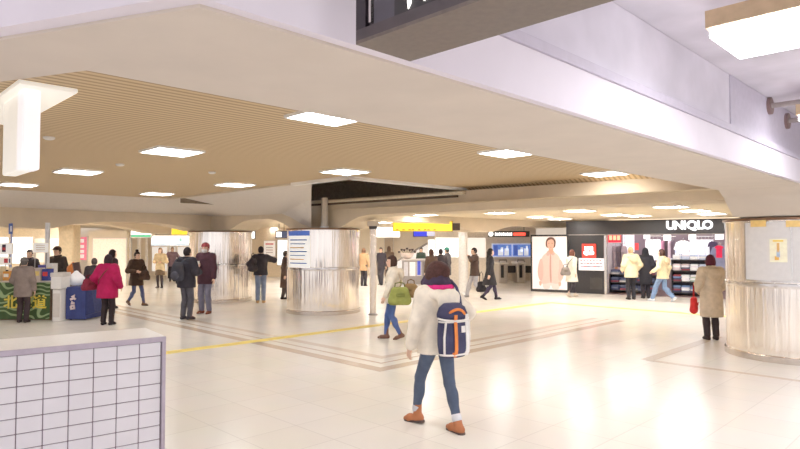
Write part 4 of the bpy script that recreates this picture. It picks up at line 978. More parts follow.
# ---------------- goods in the shop
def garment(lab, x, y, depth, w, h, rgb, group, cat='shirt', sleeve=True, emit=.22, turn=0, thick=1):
    u, z = SFpx(x, y, depth)                                # top centre of the hanger
    th = thing({'top': 'knitted_blouse', 'shirt': 'hanging_shirt', 'jacket': 'hanging_jacket', 'blouse': 'white_blouse', 'jumper': 'knit_jumper', 'cardigan': 'knit_cardigan'}[cat], lab, cat, tuple(SF((u, depth, z - h))), group)
    pr = [(-.14, 0), (-.07, .03), (0, .015), (.07, .03), (.14, 0), (.26, -.05), (.36, -.34 if sleeve else -.2), (.28, -.38 if sleeve else -.22), (.23, -.2), (.22, -h / w * .5), (.23, -h / w), (0, -h / w - .02), (-.23, -h / w), (-.22, -h / w * .5), (-.23, -.2), (-.28, -.38 if sleeve else -.22), (-.36, -.34 if sleeve else -.2), (-.26, -.05)]
    n = len(pr); ca, sa = math.cos(math.radians(turn)), math.sin(math.radians(turn))
    G = Fr(SF((u, depth, 0)), fe * ca + fn * sa, fn * ca - fe * sa); u, depth = 0, 0
    m = MB(G)
    lay = [(-.03, .8), (-.05, .5), (-.05, .5), (-.03, .8)]
    vs = []
    for dy, k in ((-.045, .90), (-.03, 1), (.03, 1), (.045, .90)):
        vs += [(u + px * w * k, depth + dy * thick * (1 if abs(px) < .25 else .6), z + pz * w * (k * .1 + .9) - .04) for px, pz in pr]
    fs = [tuple(range(n)), tuple(range(4 * n - 1, 3 * n - 1, -1))]
    for k in range(3):
        fs += [(k * n + i, k * n + n + i, k * n + n + (i + 1) % n, k * n + (i + 1) % n) for i in range(n)]
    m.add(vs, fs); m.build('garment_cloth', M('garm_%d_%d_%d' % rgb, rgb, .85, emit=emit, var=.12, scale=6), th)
    MB(G).tube([(u - .13 * w, depth, z - .035), (u, depth, z + .0), (u + .13 * w, depth, z - .035)], .008, 5).build('hanger', GREY, th)
    MB(G).tube([(u, depth, z), (u, depth, z + .04), (u + .02, depth, z + .06), (u + .0, depth, z + .075)], .006, 5).build('hook', CHROME, th)
def rail(lab, x0, x1, y, depth):
    (u0, z), (u1, _) = SFpx(x0, y, depth), SFpx(x1, y, depth); z += .07
    th = thing('clothes_rail', lab, 'clothes rail', tuple(SF(((u0 + u1) / 2, depth, z))), 'clothes rails in the shop')
    MB(SF).tube([(u0, depth, z), (u1, depth, z)], .015).build('rail_bar', CHROME, th)
    for u in (u0 + .05, u1 - .05): MB(SF).tube([(u, depth, z), (u, depth, 2.5)], .01).build('drop_rod', CHROME, th)
rail('long rail of pale shirts at the right of the shop', 690, 714, 238.5, 1.55)
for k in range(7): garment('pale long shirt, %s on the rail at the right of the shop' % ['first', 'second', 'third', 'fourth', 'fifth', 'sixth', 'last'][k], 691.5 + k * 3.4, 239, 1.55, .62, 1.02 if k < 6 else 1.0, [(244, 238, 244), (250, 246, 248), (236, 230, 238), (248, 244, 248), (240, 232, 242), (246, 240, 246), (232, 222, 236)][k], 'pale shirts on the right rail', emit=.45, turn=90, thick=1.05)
rail('rail of dim jackets inside the shop behind the silver post', 609, 626, 245, 1.3)
for k, c in enumerate(((120, 100, 108), (150, 132, 138), (96, 82, 90), (168, 150, 156))): garment('%s grey jacket on the rail behind the silver post' % ['first', 'second', 'third', 'fourth'][k], 611 + k * 4.4, 245.5, 1.3, .6, .75, c, 'jackets on the left rail', 'jacket', emit=.1, turn=75, thick=1.3)
rail('rail of white tops above the hooded shopper in black', 646, 661, 238, 1.5)
for k in range(3): garment('%s white top on the rail above the hooded shopper' % ['left', 'middle', 'right'][k], 648.5 + k * 4.6, 239, 1.5, .72, .72, (252, 248, 250), 'white tops on the middle rail', 'top', emit=.6, turn=80, thick=1.6)
rail('rail with mixed tops left of the white blouse', 661, 676, 238.5, 1.7)
for k, c in enumerate(((206, 130, 160), (70, 52, 60), (228, 196, 210), (90, 70, 82))): garment(['pink top on the rail left of the white blouse', 'dark brown top on the rail left of the white blouse', 'pale pink top on the rail left of the white blouse', 'dark plum top on the rail left of the white blouse'][k], 663 + k * 3.3, 240, 1.7, .55, .62, c, 'mixed tops on a rail', 'top', emit=.15, turn=85, thick=1.0)
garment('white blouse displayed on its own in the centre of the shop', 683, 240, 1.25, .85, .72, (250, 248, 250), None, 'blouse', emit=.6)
garment('blue denim shirt hanging above the folded stacks', 680.5, 253.5, 1.10, .5, .36, (96, 116, 168), None, 'shirt', emit=.15)
garment('grey blue jacket displayed at the right end of the shop', 720.5, 245, .8, .95, .8, (128, 132, 168), None, 'jacket', emit=.15)
garment('red top displayed inside the grey blue jacket', 719, 244.5, .69, .4, .40, (222, 30, 70), None, 'top', False, emit=.3)
garment('dark purple jacket left of the grey blue jacket', 713, 240.5, 1.25, .5, .6, (72, 54, 84), None, 'jacket', emit=.08)
garment('orange knit jumper low behind the silver post', 612, 262, 1.72, .62, .55, (214, 146, 100), None, 'jumper', emit=.15)
garment('pale pink cardigan low behind the cream coated shopper', 621.5, 262, 1.85, .55, .55, (226, 196, 196), None, 'cardigan', emit=.15)
for k, (x, y, c, lab) in enumerate(((665, 249, (236, 206, 214), 'pale pink jumper on the second row behind the striding shopper'), (670.5, 249, (250, 246, 248), 'white jumper on the second row left of the shelf'), (676, 249.5, (206, 214, 240), 'pale blue jumper on the second row above the shelf'), (685.5, 250, (248, 244, 248), 'white jumper on the second row under the white blouse'), (628, 250, (236, 220, 226), 'pale jumper hanging under the pink white banner'), (624, 249, (246, 238, 242), 'white jumper left of the cream coated shopper\'s head'), (651.5, 251, (214, 190, 204), 'mauve jumper between hooded and striding shoppers'))):
    garment(lab, x, y, 2.2 + .12 * (k % 3), .50, .55, c, 'jumpers on the rear wall', 'jumper', emit=.3)
# price cards
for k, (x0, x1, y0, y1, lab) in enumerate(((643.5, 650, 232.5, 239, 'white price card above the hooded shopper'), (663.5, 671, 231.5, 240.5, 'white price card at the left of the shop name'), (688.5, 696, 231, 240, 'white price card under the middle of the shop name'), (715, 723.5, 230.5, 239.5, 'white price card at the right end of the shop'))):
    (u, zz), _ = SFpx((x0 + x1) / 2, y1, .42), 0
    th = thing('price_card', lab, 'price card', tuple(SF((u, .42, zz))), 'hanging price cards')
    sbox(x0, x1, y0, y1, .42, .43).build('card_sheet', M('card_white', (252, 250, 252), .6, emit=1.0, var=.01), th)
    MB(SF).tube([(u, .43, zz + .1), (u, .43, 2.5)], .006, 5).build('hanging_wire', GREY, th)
# red sale sign
th = thing('sale_sign', 'red sale sign with pale characters at the left of the shop', 'sign', tuple(SF((SFpx(615, 240, .5)[0], .5, SFpx(615, 242, .5)[1]))))
sbox(608, 621, 233.5, 242.5, .5, .52).build('red_panel', M('sale_red', (226, 28, 52), .5, emit=.8, var=.03), th)
for k in range(3): sbox(609.2 + k * 4, 612 + k * 4, 235.5, 240, .49, .499).build('pale_character', M('sale_pale', (250, 200, 150), .5, emit=.9), th)
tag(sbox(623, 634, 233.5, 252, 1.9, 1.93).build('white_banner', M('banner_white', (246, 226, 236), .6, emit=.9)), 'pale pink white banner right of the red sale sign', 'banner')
tag(sbox(635, 638.5, 243, 250, 1.4, 1.43).build('red_card', M('card_red', (224, 60, 60), .6, emit=.5)), 'small red card right of the cream coated shopper\'s head', 'card')
# shelving with folded clothes
def shelf_unit(lab, x0, x1, ytop, depth, levels, D=.5):
    (u0, zt), (u1, _) = SFpx(x0, ytop, depth), SFpx(x1, ytop, depth)
    th = thing('shelf_unit', lab, 'shelf', tuple(SF(((u0 + u1) / 2, depth + D / 2, 0))), 'black shelves in the shop')
    for u in (u0, u1 - .03): MB(SF).box(u, u + .03, depth, depth + D, .015, zt).build('side_panel', BLACK, th)
    MB(SF).box(u0, u1, depth + D - .02, depth + D, .015, zt).build('back_panel', M('shelf_back', (46, 40, 44), .6), th)
    zs = []
    for k in range(levels + 1):
        z = .10 + (zt - .13) * k / levels; MB(SF).box(u0 + .03, u1 - .03, depth, depth + D - .02, z, z + .03).build('shelf_board', M('shelf_board', (52, 46, 50), .5), th); zs.append(z + .03)
    return u0, u1, zs
pal = [(246, 244, 248), (196, 206, 232), (232, 226, 234), (226, 206, 210), (172, 186, 172), (104, 130, 176), (90, 96, 120), (206, 196, 190), (140, 60, 70), (60, 66, 96)]
def folded(u, depth, z, n, w, cols, where, group, D=.34, hh=.055):
    for k in range(n):
        c = cols[k % len(cols)]; j = random.uniform(-.008, .008)
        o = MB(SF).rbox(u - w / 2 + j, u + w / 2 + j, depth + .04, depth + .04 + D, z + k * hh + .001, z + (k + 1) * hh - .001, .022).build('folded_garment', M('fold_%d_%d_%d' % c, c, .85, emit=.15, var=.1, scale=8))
        tag(o, '%s folded garment, %s of stack, %s' % (cname(c), (['lowest', 'second', 'third', 'topmost'] if n == 4 else ['lowest', 'middle', 'topmost'])[k], where), 'folded garment', group)
def cname(c):
    return {0: 'white', 1: 'pale blue', 2: 'off white', 3: 'pale pink', 4: 'sage green', 5: 'blue', 6: 'slate', 7: 'beige', 8: 'dark red', 9: 'navy'}[pal.index(c)]
u0, u1, zs = shelf_unit('black shelf unit of folded clothes at the right of the shop', 671, 708, 259.5, .55, 3)
nx = 4; names = ['far left', 'left of centre', 'right of centre', 'far right']
lv = ['lowest board', 'second board', 'third board', 'top board']
cc = [[9, 8, 6, 5], [6, 0, 2, 5], [9, 7, 5, 6], [8, 5, 6, 9], [8, 9, 5, 8], [0, 2, 0, 0], [4, 0, 4, 2], [6, 0, 0, 5], [3, 3, 0, 3], [8, 6, 2, 3], [0, 0, 2, 0], [1, 0, 1, 1], [0, 0, 0, 0], [1, 1, 2, 1], [0, 0, 1, 0], [1, 0, 1, 0]]
for L in range(4):
    for k in range(nx):
        u = u0 + .03 + (u1 - u0 - .06) * (k + .5) / nx
        folded(u, .55, zs[L], 4 if L < 3 else 3, (u1 - u0) / nx * .86, [pal[q] for q in cc[L * 4 + k]], lv[L] + ', ' + names[k] + ', right shelf', 'folded clothes on the right shelf')
u0, u1, zs = shelf_unit('low black shelf unit behind the left shoppers', 609, 656, 274, .6, 2)
for L in range(3):
    for k in range(5):
        u = u0 + .03 + (u1 - u0 - .06) * (k + .5) / 5
        folded(u, .6, zs[L], 3, (u1 - u0) / 5 * .84, [pal[q] for q in [[9, 6, 9], [8, 9, 6], [7, 6, 9], [6, 9, 9], [9, 8, 6]][(k + L) % 5]], ['lowest board', 'middle board', 'top board'][L] + ', ' + ['far left', 'left of centre', 'centre', 'right of centre', 'far right'][k] + ', low shelf', 'folded clothes on the low shelf')
# ================================================================== stall on the left
d = 14.15
a, b = PD(-16, 322, d), PD(50.5, 281, d)
th = thing('food_stall', 'food stall counter draped with a green wave banner at the far left', 'stall', ((a.x + b.x) / 2, d, 0))
MB().box(a.x, b.x, d + .02, d + .9, 0, b.z - .03).build('stall_body', M('stall_body', (120, 98, 76), .7), th)
MB().box(a.x - .02, b.x + .02, d - .02, d + .92, b.z - .03, b.z).build('stall_top', M('stall_top', (206, 196, 180), .5), th)
def wave_mat():
    m = bpy.data.materials.new('green_wave_cloth'); m.use_nodes = True; nt = m.node_tree; bb = nt.nodes['Principled BSDF']; N = nt.nodes.new; L = nt.links.new
    tc = N('ShaderNodeTexCoord'); wv = N('ShaderNodeTexWave'); wv.bands_direction = 'Z'; wv.inputs['Scale'].default_value = 1.7; wv.inputs['Distortion'].default_value = 11; wv.inputs['Detail'].default_value = 0; wv.inputs['Detail Scale'].default_value = 1.6
    L(tc.outputs['Object'], wv.inputs['Vector']); rp = N('ShaderNodeValToRGB'); rp.color_ramp.elements[0].position = .70; rp.color_ramp.elements[1].position = .86
    rp.color_ramp.elements[0].color = (*lin((58, 84, 44)), 1); rp.color_ramp.elements[1].color = (*lin((150, 176, 122)), 1); L(wv.outputs['Fac'], rp.inputs['Fac']); L(rp.outputs['Color'], bb.inputs['Base Color']); bb.inputs['Roughness'].default_value = .8
    return m
pts = []; m = MB(); nseg = 40
for i in range(nseg + 1):
    x = a.x + (b.x - a.x) * i / nseg; y = d - .012 + .010 * math.sin(i * 1.1)
    pts += [(x, y - .012, .03), (x, y, b.z - .035), (x, y + .006, b.z - .035), (x, y - .006, .03)]
m.add(pts, [(i * 4 + k, i * 4 + 4 + k, i * 4 + 4 + (k + 1) % 4, i * 4 + (k + 1) % 4) for i in range(nseg) for k in range(4)] + [(0, 1, 2, 3), (nseg * 4 + 3, nseg * 4 + 2, nseg * 4 + 1, nseg * 4)])
m.build('banner_cloth', wave_mat(), th)
for ch, x in (('\u5317', 10.5), ('\u6d77', 25), ('\u9053', 39.5)):
    q = PD(x, 303, d - .05); text_mb(ch, .33, Fr(q, (1, 0, 0), (0, 1, 0)), .012, bold=.006).build('banner_character', M('gold_print', (226, 200, 70), .6, emit=.1), th)
STZ = b.z; BD = 14.85
# goods on the stall top
rows = [(-1, 268, .30, (236, 226, 196)), (3.5, 272, .22, (232, 160, 60)), (9, 270, .26, (250, 240, 220)), (44, 268, .24, (66, 70, 150)), (48.5, 270, .24, (44, 52, 130))]
k = 0
for x, c, lab in ((-4, (240, 226, 180), 'pale yellow carton at the far left of the stall top'), (1.0, (40, 36, 40), 'black carton at the left of the stall top'), (6.0, (226, 150, 60), 'orange carton left of the customer at the stall'), (11.5, (250, 236, 200), 'cream carton left of the customer at the stall'), (36.5, (206, 186, 176), 'beige carton right of the customer at the stall'), (41.0, (66, 66, 150), 'violet carton near the right end of the stall'), (45.0, (40, 56, 140), 'navy carton near the right end of the stall'), (49, (238, 232, 226), 'white carton at the right end of the stall')):
    dd = d + .08 + .28 * (k % 2); q = PD(x, 281, dd); w_, h_ = .095, [.34, .24, .22, .30, .30, .36, .28, .40][k]; k += 1
    t2 = thing('carton', lab, 'carton', (q.x, dd + .12, STZ), 'goods on the stall top')
    MB().rbox(q.x - w_ * .85, q.x + w_ * .85, dd, dd + .22, STZ + .001, STZ + h_, .006).build('carton_body', M('carton_%d' % k, c, .6), t2)
    MB().box(q.x - w_ * .6, q.x + w_ * .6, dd - .006, dd - .001, STZ + h_ * .4, STZ + h_ * .75).build('carton_label', M('carton_label%d' % (k % 3), [(246, 240, 230), (220, 60, 60), (246, 216, 120)][k % 3], .6), t2)
for x, y0, y1, c, lab in ((3, 243.5, 254, (244, 240, 234), 'white price board above the left of the stall'), (40.5, 243, 252.5, (240, 234, 224), 'white price board on the stall pole'), (2, 257.5, 264.5, (236, 228, 216), 'lower white price board at the far left')):
    w_ = 8.5 if x != 40.5 else 7.6
    t2, aa, bb_ = board('price_board', lab, 'sign', x - w_, x + w_, y0, y1, BD - (.12 if y0 > 255 else 0), M('board_cream%d' % x, c, .6, emit=.3), OFFW, .01, None, .05)
    if x == 3:
        bar(t2, 2.0, 6, 240.5 + 4, 252, BD, M('board_dark', (60, 40, 60), .6)); bar(t2, 2.4, 5.6, 247.5, 250, BD, M('board_red', (206, 50, 60), .6), t=.009)
    if x == 2: bar(t2, 4, 8, 258.5, 263, BD - .12, M('board_red', (206, 50, 60), .6)); bar(t2, 9, 10.5, 258.5, 263, BD - .12, M('board_navy', (60, 60, 120), .6))
    if x == 40.5:
        for yy in (245, 247.2, 249.4): bar(t2, 36, 45, yy, yy + .7, BD, M('board_line', (196, 180, 170), .6), 'text_line')
    for xx in (x - w_ + 2, x + w_ - 2):
        q = PD(xx, y1, BD + .03); yy_ = BD + .035 - (.12 if y0 > 255 else 0); MB().tube([(q.x, yy_, STZ + .002), (q.x, yy_, q.z)], .012, 6).build('post', GREY, t2)
t2 = thing('banner_pole', 'blue flag sign on a pole above the stall', 'flag', tuple(PD(10.5, 282, 14.97)[:2]) + (STZ,))
q0, q1 = PD(10.5, 282, 14.97), PD(10.5, 223, 14.97); MB().tube([(q0.x, 14.97, STZ + .002), (q0.x, 14.97, q1.z)], .022, 8).build('pole', M('pole_blue', (150, 160, 206), .5), t2, True)
aa, bb_ = PD(8.8, 234, 14.94), PD(13, 223.5, 14.94); MB().rbox(aa.x, bb_.x, 14.92, 14.946, aa.z, bb_.z, .008).build('blue_flag', M('flag_blue', (64, 92, 170), .6), t2)
aa, bb_ = PD(10, 231.5, 14.91), PD(11.8, 226, 14.91); MB().rbox(aa.x, bb_.x, 14.908, 14.919, aa.z, bb_.z, .004).build('white_mark', M('flag_white', (226, 232, 244), .6), t2)
t2 = thing('stall_pole', 'white upright pole above the right half of the stall', 'pole', tuple(PD(45, 282, 14.9)[:2]) + (STZ,))
q0, q1 = PD(45, 282, 14.9), PD(45, 222.5, 14.9); MB().rbox(q0.x - .045, q0.x + .045, 14.93, 15.01, STZ + .03, q1.z, .01).build('pole', M('pole_white', (226, 224, 226), .5), t2)
MB().rbox(q0.x - .10, q0.x + .10, 14.90, 15.03, STZ + .001, STZ + .03, .005).build('foot_plate', GREY, t2)
# white stand, navy draped table, bag, leaning board
a, b = PD(52, 317.5, 13.9), PD(60.8, 289, 13.9)
t2 = thing('white_stand', 'slim white pedestal between the green banner and the navy cloth', 'stand', ((a.x + b.x) / 2, 13.9, 0)); 
MB().rbox(a.x, b.x, 13.9, 14.25, 0, b.z, .015).build('stand_body', WHITE, t2); MB().rbox(a.x + .02, b.x - .02, 13.88, 13.899, .1, b.z - .1, .005).build('front_panel', OFFW, t2)
c, e = PD(51, 288.5, 13.88), PD(62, 273, 13.88); 
t2 = thing('white_box', 'white box standing on the slim white pedestal', 'box', ((c.x + e.x) / 2, 14.05, b.z)); MB().rbox(c.x, e.x, 13.86, 14.24, b.z + .001, e.z, .012).build('box_body', WHITE, t2); MB().rbox(c.x - .01, e.x + .01, 13.85, 14.25, e.z - .09, e.z + .005, .01).build('lid', OFFW, t2)
a, b = PD(65.5, 316.5, 14.1), PD(85.5, 287, 14.1)
t2 = thing('draped_table', 'table draped in navy cloth with pale brush marks, right of the stall', 'table', ((a.x + b.x) / 2, 14.4, 0))
NAVY = M('navy_cloth', (40, 52, 112), .8, var=.2, scale=5, bump=.2)
m = MB(); m.prism([(a.x, 14.1), (b.x, 14.1), (b.x + .12, 14.75), (a.x, 14.75)], .03, b.z); m.build('table_cloth', NAVY, t2)
MB().extr([(b.x + .01, .12), (b.x + .22, .18), (b.x + .12, b.z), (b.x + .01, b.z)], 14.12, 14.7, 1).build('side_flap', M('navy_flap', (34, 42, 92), .8, var=.2), t2)
for k, pts in enumerate(([(72, 297), (74, 295), (73, 299)], [(70.5, 299.5), (74, 298), (75.5, 299.5)], [(72.5, 301.5), (71.5, 303.5), (74.5, 303)], [(71, 306), (74, 305.5), (74.2, 308.5), (71.2, 309), (71, 306)])):
    MB().tube([PD(x, y, 14.09) for x, y in pts], .028, 6).build('brush_mark', M('brush_pale', (228, 206, 204), .7), t2)
for sx in (a.x + .06, b.x - .06): MB().box(sx - .02, sx + .02, 14.2, 14.24, 0, .06).build('leg', DARK, t2)
q = PD(70.2, 287, 14.3); F = Field((-.3, -.25, 0), (.3, .25, .5), .015); F.add(ell((0, 0, .15), (.19, .17, .15)), 0); F.add(cone((0, 0, .2), (0, 0, .32), .13, .05), .08); F.cut(lambda X, Y, Z: .004 - Z)
V, Q = F.mesh(); o = np_obj('white_bag', V, Q, M('bag_white', (248, 246, 248), .6, emit=.1)); o.location = (q.x + .05, 14.47, b.z); tag(o, 'rounded white bag on the navy draped table', 'bag')
q = PD(66, 272, 14.9); F = Field((-.2, -.2, -.02), (.2, .2, .4), .012); F.add(ell((0, 0, .14), (.13, .12, .14)), 0); F.add(cone((0, 0, .24), (.02, 0, .31), .05, .03), .03); F.cut(lambda X, Y, Z: .004 - Z)
V, Q = F.mesh(); o = np_obj('orange_bag', V, Q, M('bag_orange', (232, 126, 52), .6)); o.location = (q.x - .05, 15.28, 1.0); tag(o, 'small orange bag on the pale shelf behind the white bag', 'bag')
q = PD(64, 272, 14.95); t2 = thing('back_shelf', 'pale shelf unit at the back of the stall behind the white box', 'shelf', (q.x, 15.3, 0)); MB().rbox(q.x - .75, q.x + .2, 15.1, 15.5, .955, .999, .008).build('shelf_top', M('shelf_pale', (196, 178, 176), .6), t2); MB().rbox(q.x - .7, q.x + .15, 15.14, 15.48, 0, .955, .01).build('shelf_body', M('shelf_mauve', (178, 158, 160), .6), t2)
p0, p1, p2, p3 = PD(77, 287.5, 14.68), PD(84, 287.5, 14.68), PD(79, 262, 14.74), PD(72.5, 263, 14.74)
t2 = thing('leaning_board', 'dark board leaning on the navy draped table', 'board', ((p0.x + p1.x) / 2, 14.55, p0.z))
def sl(e0): return [tuple(v) for v in (p0, p1, p2, p3)] + [(v.x, v.y + .03, v.z) for v in (p0, p1, p2, p3)]
MB().add(sl(0), [(3, 2, 1, 0), (4, 5, 6, 7), (0, 1, 5, 4), (1, 2, 6, 5), (2, 3, 7, 6), (3, 0, 4, 7)]).build('board_sheet', M('board_brown', (74, 46, 42), .5), t2)
MB().tube([p0, p1, p2, p3, p0], .012, 6).build('board_rim', M('board_rim', (110, 76, 62), .5), t2)

# ================================================================== people
def handbag(lab, c, theta, w, h, d, rgb, top=None, name='handbag', cat='bag', strap_to=None):
    th = thing(name, lab, cat, tuple(c)); fr = turned(tuple(c), theta)
    F = Field((-w, -d * 1.5, -.02), (w, d * 1.5, h + .05), .014)
    F.add(cone((-w * .32, 0, h * .22), (w * .32, 0, h * .22), d * .55, d * .55), 0); F.add(cone((-w * .24, 0, h * .75), (w * .24, 0, h * .75), d * .4, d * .4), .06); F.add(ell((0, 0, h * .45), (w * .48, d * .5, h * .45)), .04)
    V, Q = F.mesh(); V = np.array([list(fr(v) - Vector(c)) for v in V]); np_obj('bag_body', V, Q, cloth(rgb), th)
    hz = strap_to or .18
    MB(fr).tube([(-w * .25, 0, h * .85), (-w * .2, 0, h + hz * .7), (0, 0, h + hz), (w * .2, 0, h + hz * .7), (w * .25, 0, h * .85)], .012, 6).build('bag_handle', cloth(top or tuple(int(v * .7) for v in rgb)), th, True)
    MB(fr).rbox(-w * .2, w * .2, -d * .62, -d * .50, h * .45, h * .62, .01).build('bag_pocket', cloth(tuple(int(v * .85) for v in rgb)), th)
    return th
JEANS, BLK, CRM = (84, 104, 142), (38, 36, 42), (232, 218, 190)
# --- the walker in front
fg = person(Vector((.375, 5.93, 0)), 36, 1.63, 'person walking away in cream hooded coat and rolled jeans, nearest the viewer',
    dict(lead='l', lfoot=(-.075, .27, .10), rfoot=(.045, -.25, .088), lpitch=.12, rpitch=.0, lh=(-.26, .13, .84), rh=(.30, .10, .98), rpole=(1, -.5, -.3), lean=.05, yaw=-6, toe=8),
    dict(coat=(236, 224, 204), hem=.80, bulk=.038, flare=.012, legs=(74, 86, 108), slim=True, shoes=(176, 104, 66), shoe_name='boot', shaft=.11, sole=True, cuff=(214, 214, 218),
         hair='big', hc=(62, 36, 32), hood=(238, 226, 206), scarf=[(52, 40, 60), (226, 40, 120)], coat_name='hooded_coat'), h=.0075)
# rucksack on the back of the walker
R = fg['R']; bx, by, bz = R @ Vector((1, 0, 0)), R @ Vector((0, 1, 0)), Vector((0, 0, 1))
bo = fg['up'](-.055, -.185, .80)
BF = Fr(bo, bx, (by * .995 - bz * .0).normalized(), (bz + by * .03).normalized())
ruck = thing('rucksack', 'navy rucksack with white piping and orange straps on the cream coated walker', 'rucksack', tuple(bo))
NV, OR, PW = cloth((56, 56, 84)), cloth((236, 130, 62)), cloth((238, 232, 226))
F = Field((-.26, -.30, -.06), (.26, .08, .60), .009)
F.add(profile([0, .04, .12, .25, .38, .45], [.125, .155, .165, .165, .150, .125], [.075, .10, .11, .105, .09, .07], [-.10] * 6), .0)
V, Q = F.mesh(); np_obj('bag_body', np.array([list(BF(v) - bo) for v in V]), Q, NV, ruck)
F = Field((-.26, -.30, .2), (.26, .08, .62), .009); F.add(profile([.36, .40, .46, .50], [.165, .168, .145, .09], [.108, .108, .09, .05], [-.10, -.10, -.10, -.095]), 0)
F.cut(lambda X, Y, Z: .37 + .0 * X - Z); V, Q = F.mesh(); fl = np_obj('top_flap', np.array([list(BF(v) - bo) for v in V]), Q, NV, ruck)
OFF[fl.name] = Vector(bo)
def wrap(z0, rx, ry, r, mat, name, par, n=24, zc=lambda a: 0, span=(math.pi, 2 * math.pi)):
    pts = [(rx * math.cos(span[0] + (span[1] - span[0]) * i / n), -.10 + ry * math.sin(span[0] + (span[1] - span[0]) * i / n), z0 + zc(i / n)) for i in range(n + 1)]
    return MB(BF).tube(pts, r, 6).build(name, mat, par, True)
wrap(.365, .172, .114, .010, PW, 'white_piping', fl, zc=lambda a: -.02 * math.sin(a * math.pi))
wrap(.335, .165, .108, .008, PW, 'white_piping', ruck)
wrap(.03, .155, .10, .010, PW, 'white_piping', ruck)
for sx, mt, nm in ((-.052, OR, 'orange_strap'), (.10, PW, 'white_strap')):
    pts = []
    for (z, ry_) in ((.012, .088), (.08, .110), (.2, .112), (.33, .104), (.40, .112)):
        pts.append((sx, -.10 - ry_ * math.sqrt(max(.05, 1 - (sx / .165) ** 2)) - .004, z))
    m = MB(BF)
    vs = [(p[0] + e, p[1] - q, p[2]) for p in pts for e, q in ((-.017, 0), (.017, 0), (.017, .008), (-.017, .008))]
    m.add(vs, [(i * 4 + k, i * 4 + 4 + k, i * 4 + 4 + (k + 1) % 4, i * 4 + (k + 1) % 4) for i in range(4) for k in range(4)] + [(3, 2, 1, 0), (16, 17, 18, 19)]); sp = m.build(nm, mt, ruck)
    MB(BF).rbox(sx - .028, sx + .028, pts[0][1] - .016, pts[0][1] + .01, .035, .055, .004).build('strap_loop', mt, sp)
for sx in (-.135, .142):
    MB(BF).tube([(sx, -.10 - .07, .34), (sx * 1.12, -.10 - .06, .2), (sx * 1.08, -.10 - .05, .04)], .011, 6).build('white_strap', PW, ruck, True)
wrap(.40, .12, .118, .013, OR, 'orange_handle', fl, 14, lambda a: .05 * math.sin(a * math.pi), (math.pi * 1.15, math.pi * 1.7))
MB(BF).rbox(.012, .062, -.219, -.210, .235, .295, .003).build('white_label', PW, ruck)
for sx in (.15,):
    MB(BF).tube([(sx, -.06, .44), (sx * 1.05, -.035, .54), (sx * 1.1, .02, .635), (sx * 1.15, .10, .69), (sx * 1.2, .22, .70), (sx * 1.25, .32, .62), (sx * 1.3, .36, .5)], .017, 6).build('shoulder_strap', NV, ruck, True)

# --- the others
stand(393, 339, 256, 96, 'person in cream coat with green shoulder bag walking left before the thin pole',
    dict(stride=.14, lead='r', lh=(-.27, .20, .86), rh=(.25, -.02, .95), toe=0), dict(coat=(238, 226, 206), hem=.74, bulk=.012, legs=(70, 92, 150), slim=True, shoes=(112, 78, 64), shoe_name='boot', shaft=.20, hair='bob', hc=(62, 42, 36), hood=(236, 222, 200), strap=((150, 140, 84), -1), face=True))
o = P(396, 339, 0); handbag('olive green shoulder bag at the hip of the cream coated person by the pole', (o.x + .07, o.y - .34, .68), 10, .40, .34, .17, (146, 152, 74), strap_to=.07, name='shoulder_bag')
handbag('brown bag behind the olive green shoulder bag', (o.x + .28, o.y - .15, .80), -35, .34, .26, .14, (150, 118, 76), strap_to=.07, name='shoulder_bag')
stand(572, 297, 250.5, -62, 'person in long white coat walking past the fashion poster', dict(stride=.24, lead='l', lh=(-.26, .1, .86), rh=(.26, -.08, .88)), dict(coat=(240, 230, 212), hem=.58, flare=.02, legs=(46, 42, 46), slim=True, shoes=(196, 178, 156), hair='bob', hc=(104, 62, 50), strap=((90, 78, 70), 1)), H=1.60)
o = P(572, 297, 0); handbag('grey bag at the side of the person in the long white coat', (o.x - .26, o.y - .18, .74), 0, .30, .28, .14, (132, 120, 112), strap_to=.09, name='shoulder_bag')
stand(475, 297.3, 248.5, 100, 'person in dark brown jacket and pale grey trousers, hand to face', dict(stride=.26, lead='r', lh=(-.10, .24, 1.42), rh=(.26, .05, .84)), dict(coat=(74, 56, 50), hem=.76, bulk=.014, legs=(176, 172, 176), shoes=(150, 144, 142), hair='short', hc=(42, 32, 34), face=True), H=1.68)
stand(490, 299.8, 248, -82, 'person all in black with high heeled boots beside the brown jacket', dict(stride=.25, lead='l', lh=(-.25, .05, .84), rh=(.24, -.1, .86)), dict(coat=(40, 38, 42), hem=.52, flare=.02, legs=(54, 46, 66), slim=True, shoes=(34, 30, 36), shoe_name='boot', shaft=.26, hair='long', hc=(36, 30, 30), heels=True), H=1.66)
o = P(482, 298.5, 0); handbag('black bag carried between the brown jacket and the black coat', (o.x - .02, o.y + .0, .22), 20, .28, .36, .18, (40, 36, 40), strap_to=.30)
stand(447.5, 291, 250, 62, 'person in green cap and dark grey coat by the white lit panel', dict(lh=(-.25, .05, .84)), dict(coat=(84, 78, 80), hem=.62, legs=(70, 66, 72), hair='short', hc=(60, 52, 50), cap=(48, 130, 112), face=True), H=1.64)
stand(441, 294, 252, 12, 'person with black hair just behind the walker\'s head, on the right', dict(), dict(coat=(60, 52, 56), hem=.7, hair='short', hc=(36, 28, 32)), H=1.60)
stand(431.5, 296, 252.5, 30, 'person in brown coat half hidden behind the walker\'s head, on the left', dict(), dict(coat=(92, 70, 60), hem=.62, hair='bob', hc=(74, 50, 44)), H=1.60)
stand(381, 285, 250, 160, 'person in black coat left of the cream coated person with the green bag', dict(stride=.12), dict(coat=(54, 48, 54), hem=.7, legs=(60, 56, 62), hair='short', hc=(88, 70, 62), face=True), H=1.62)
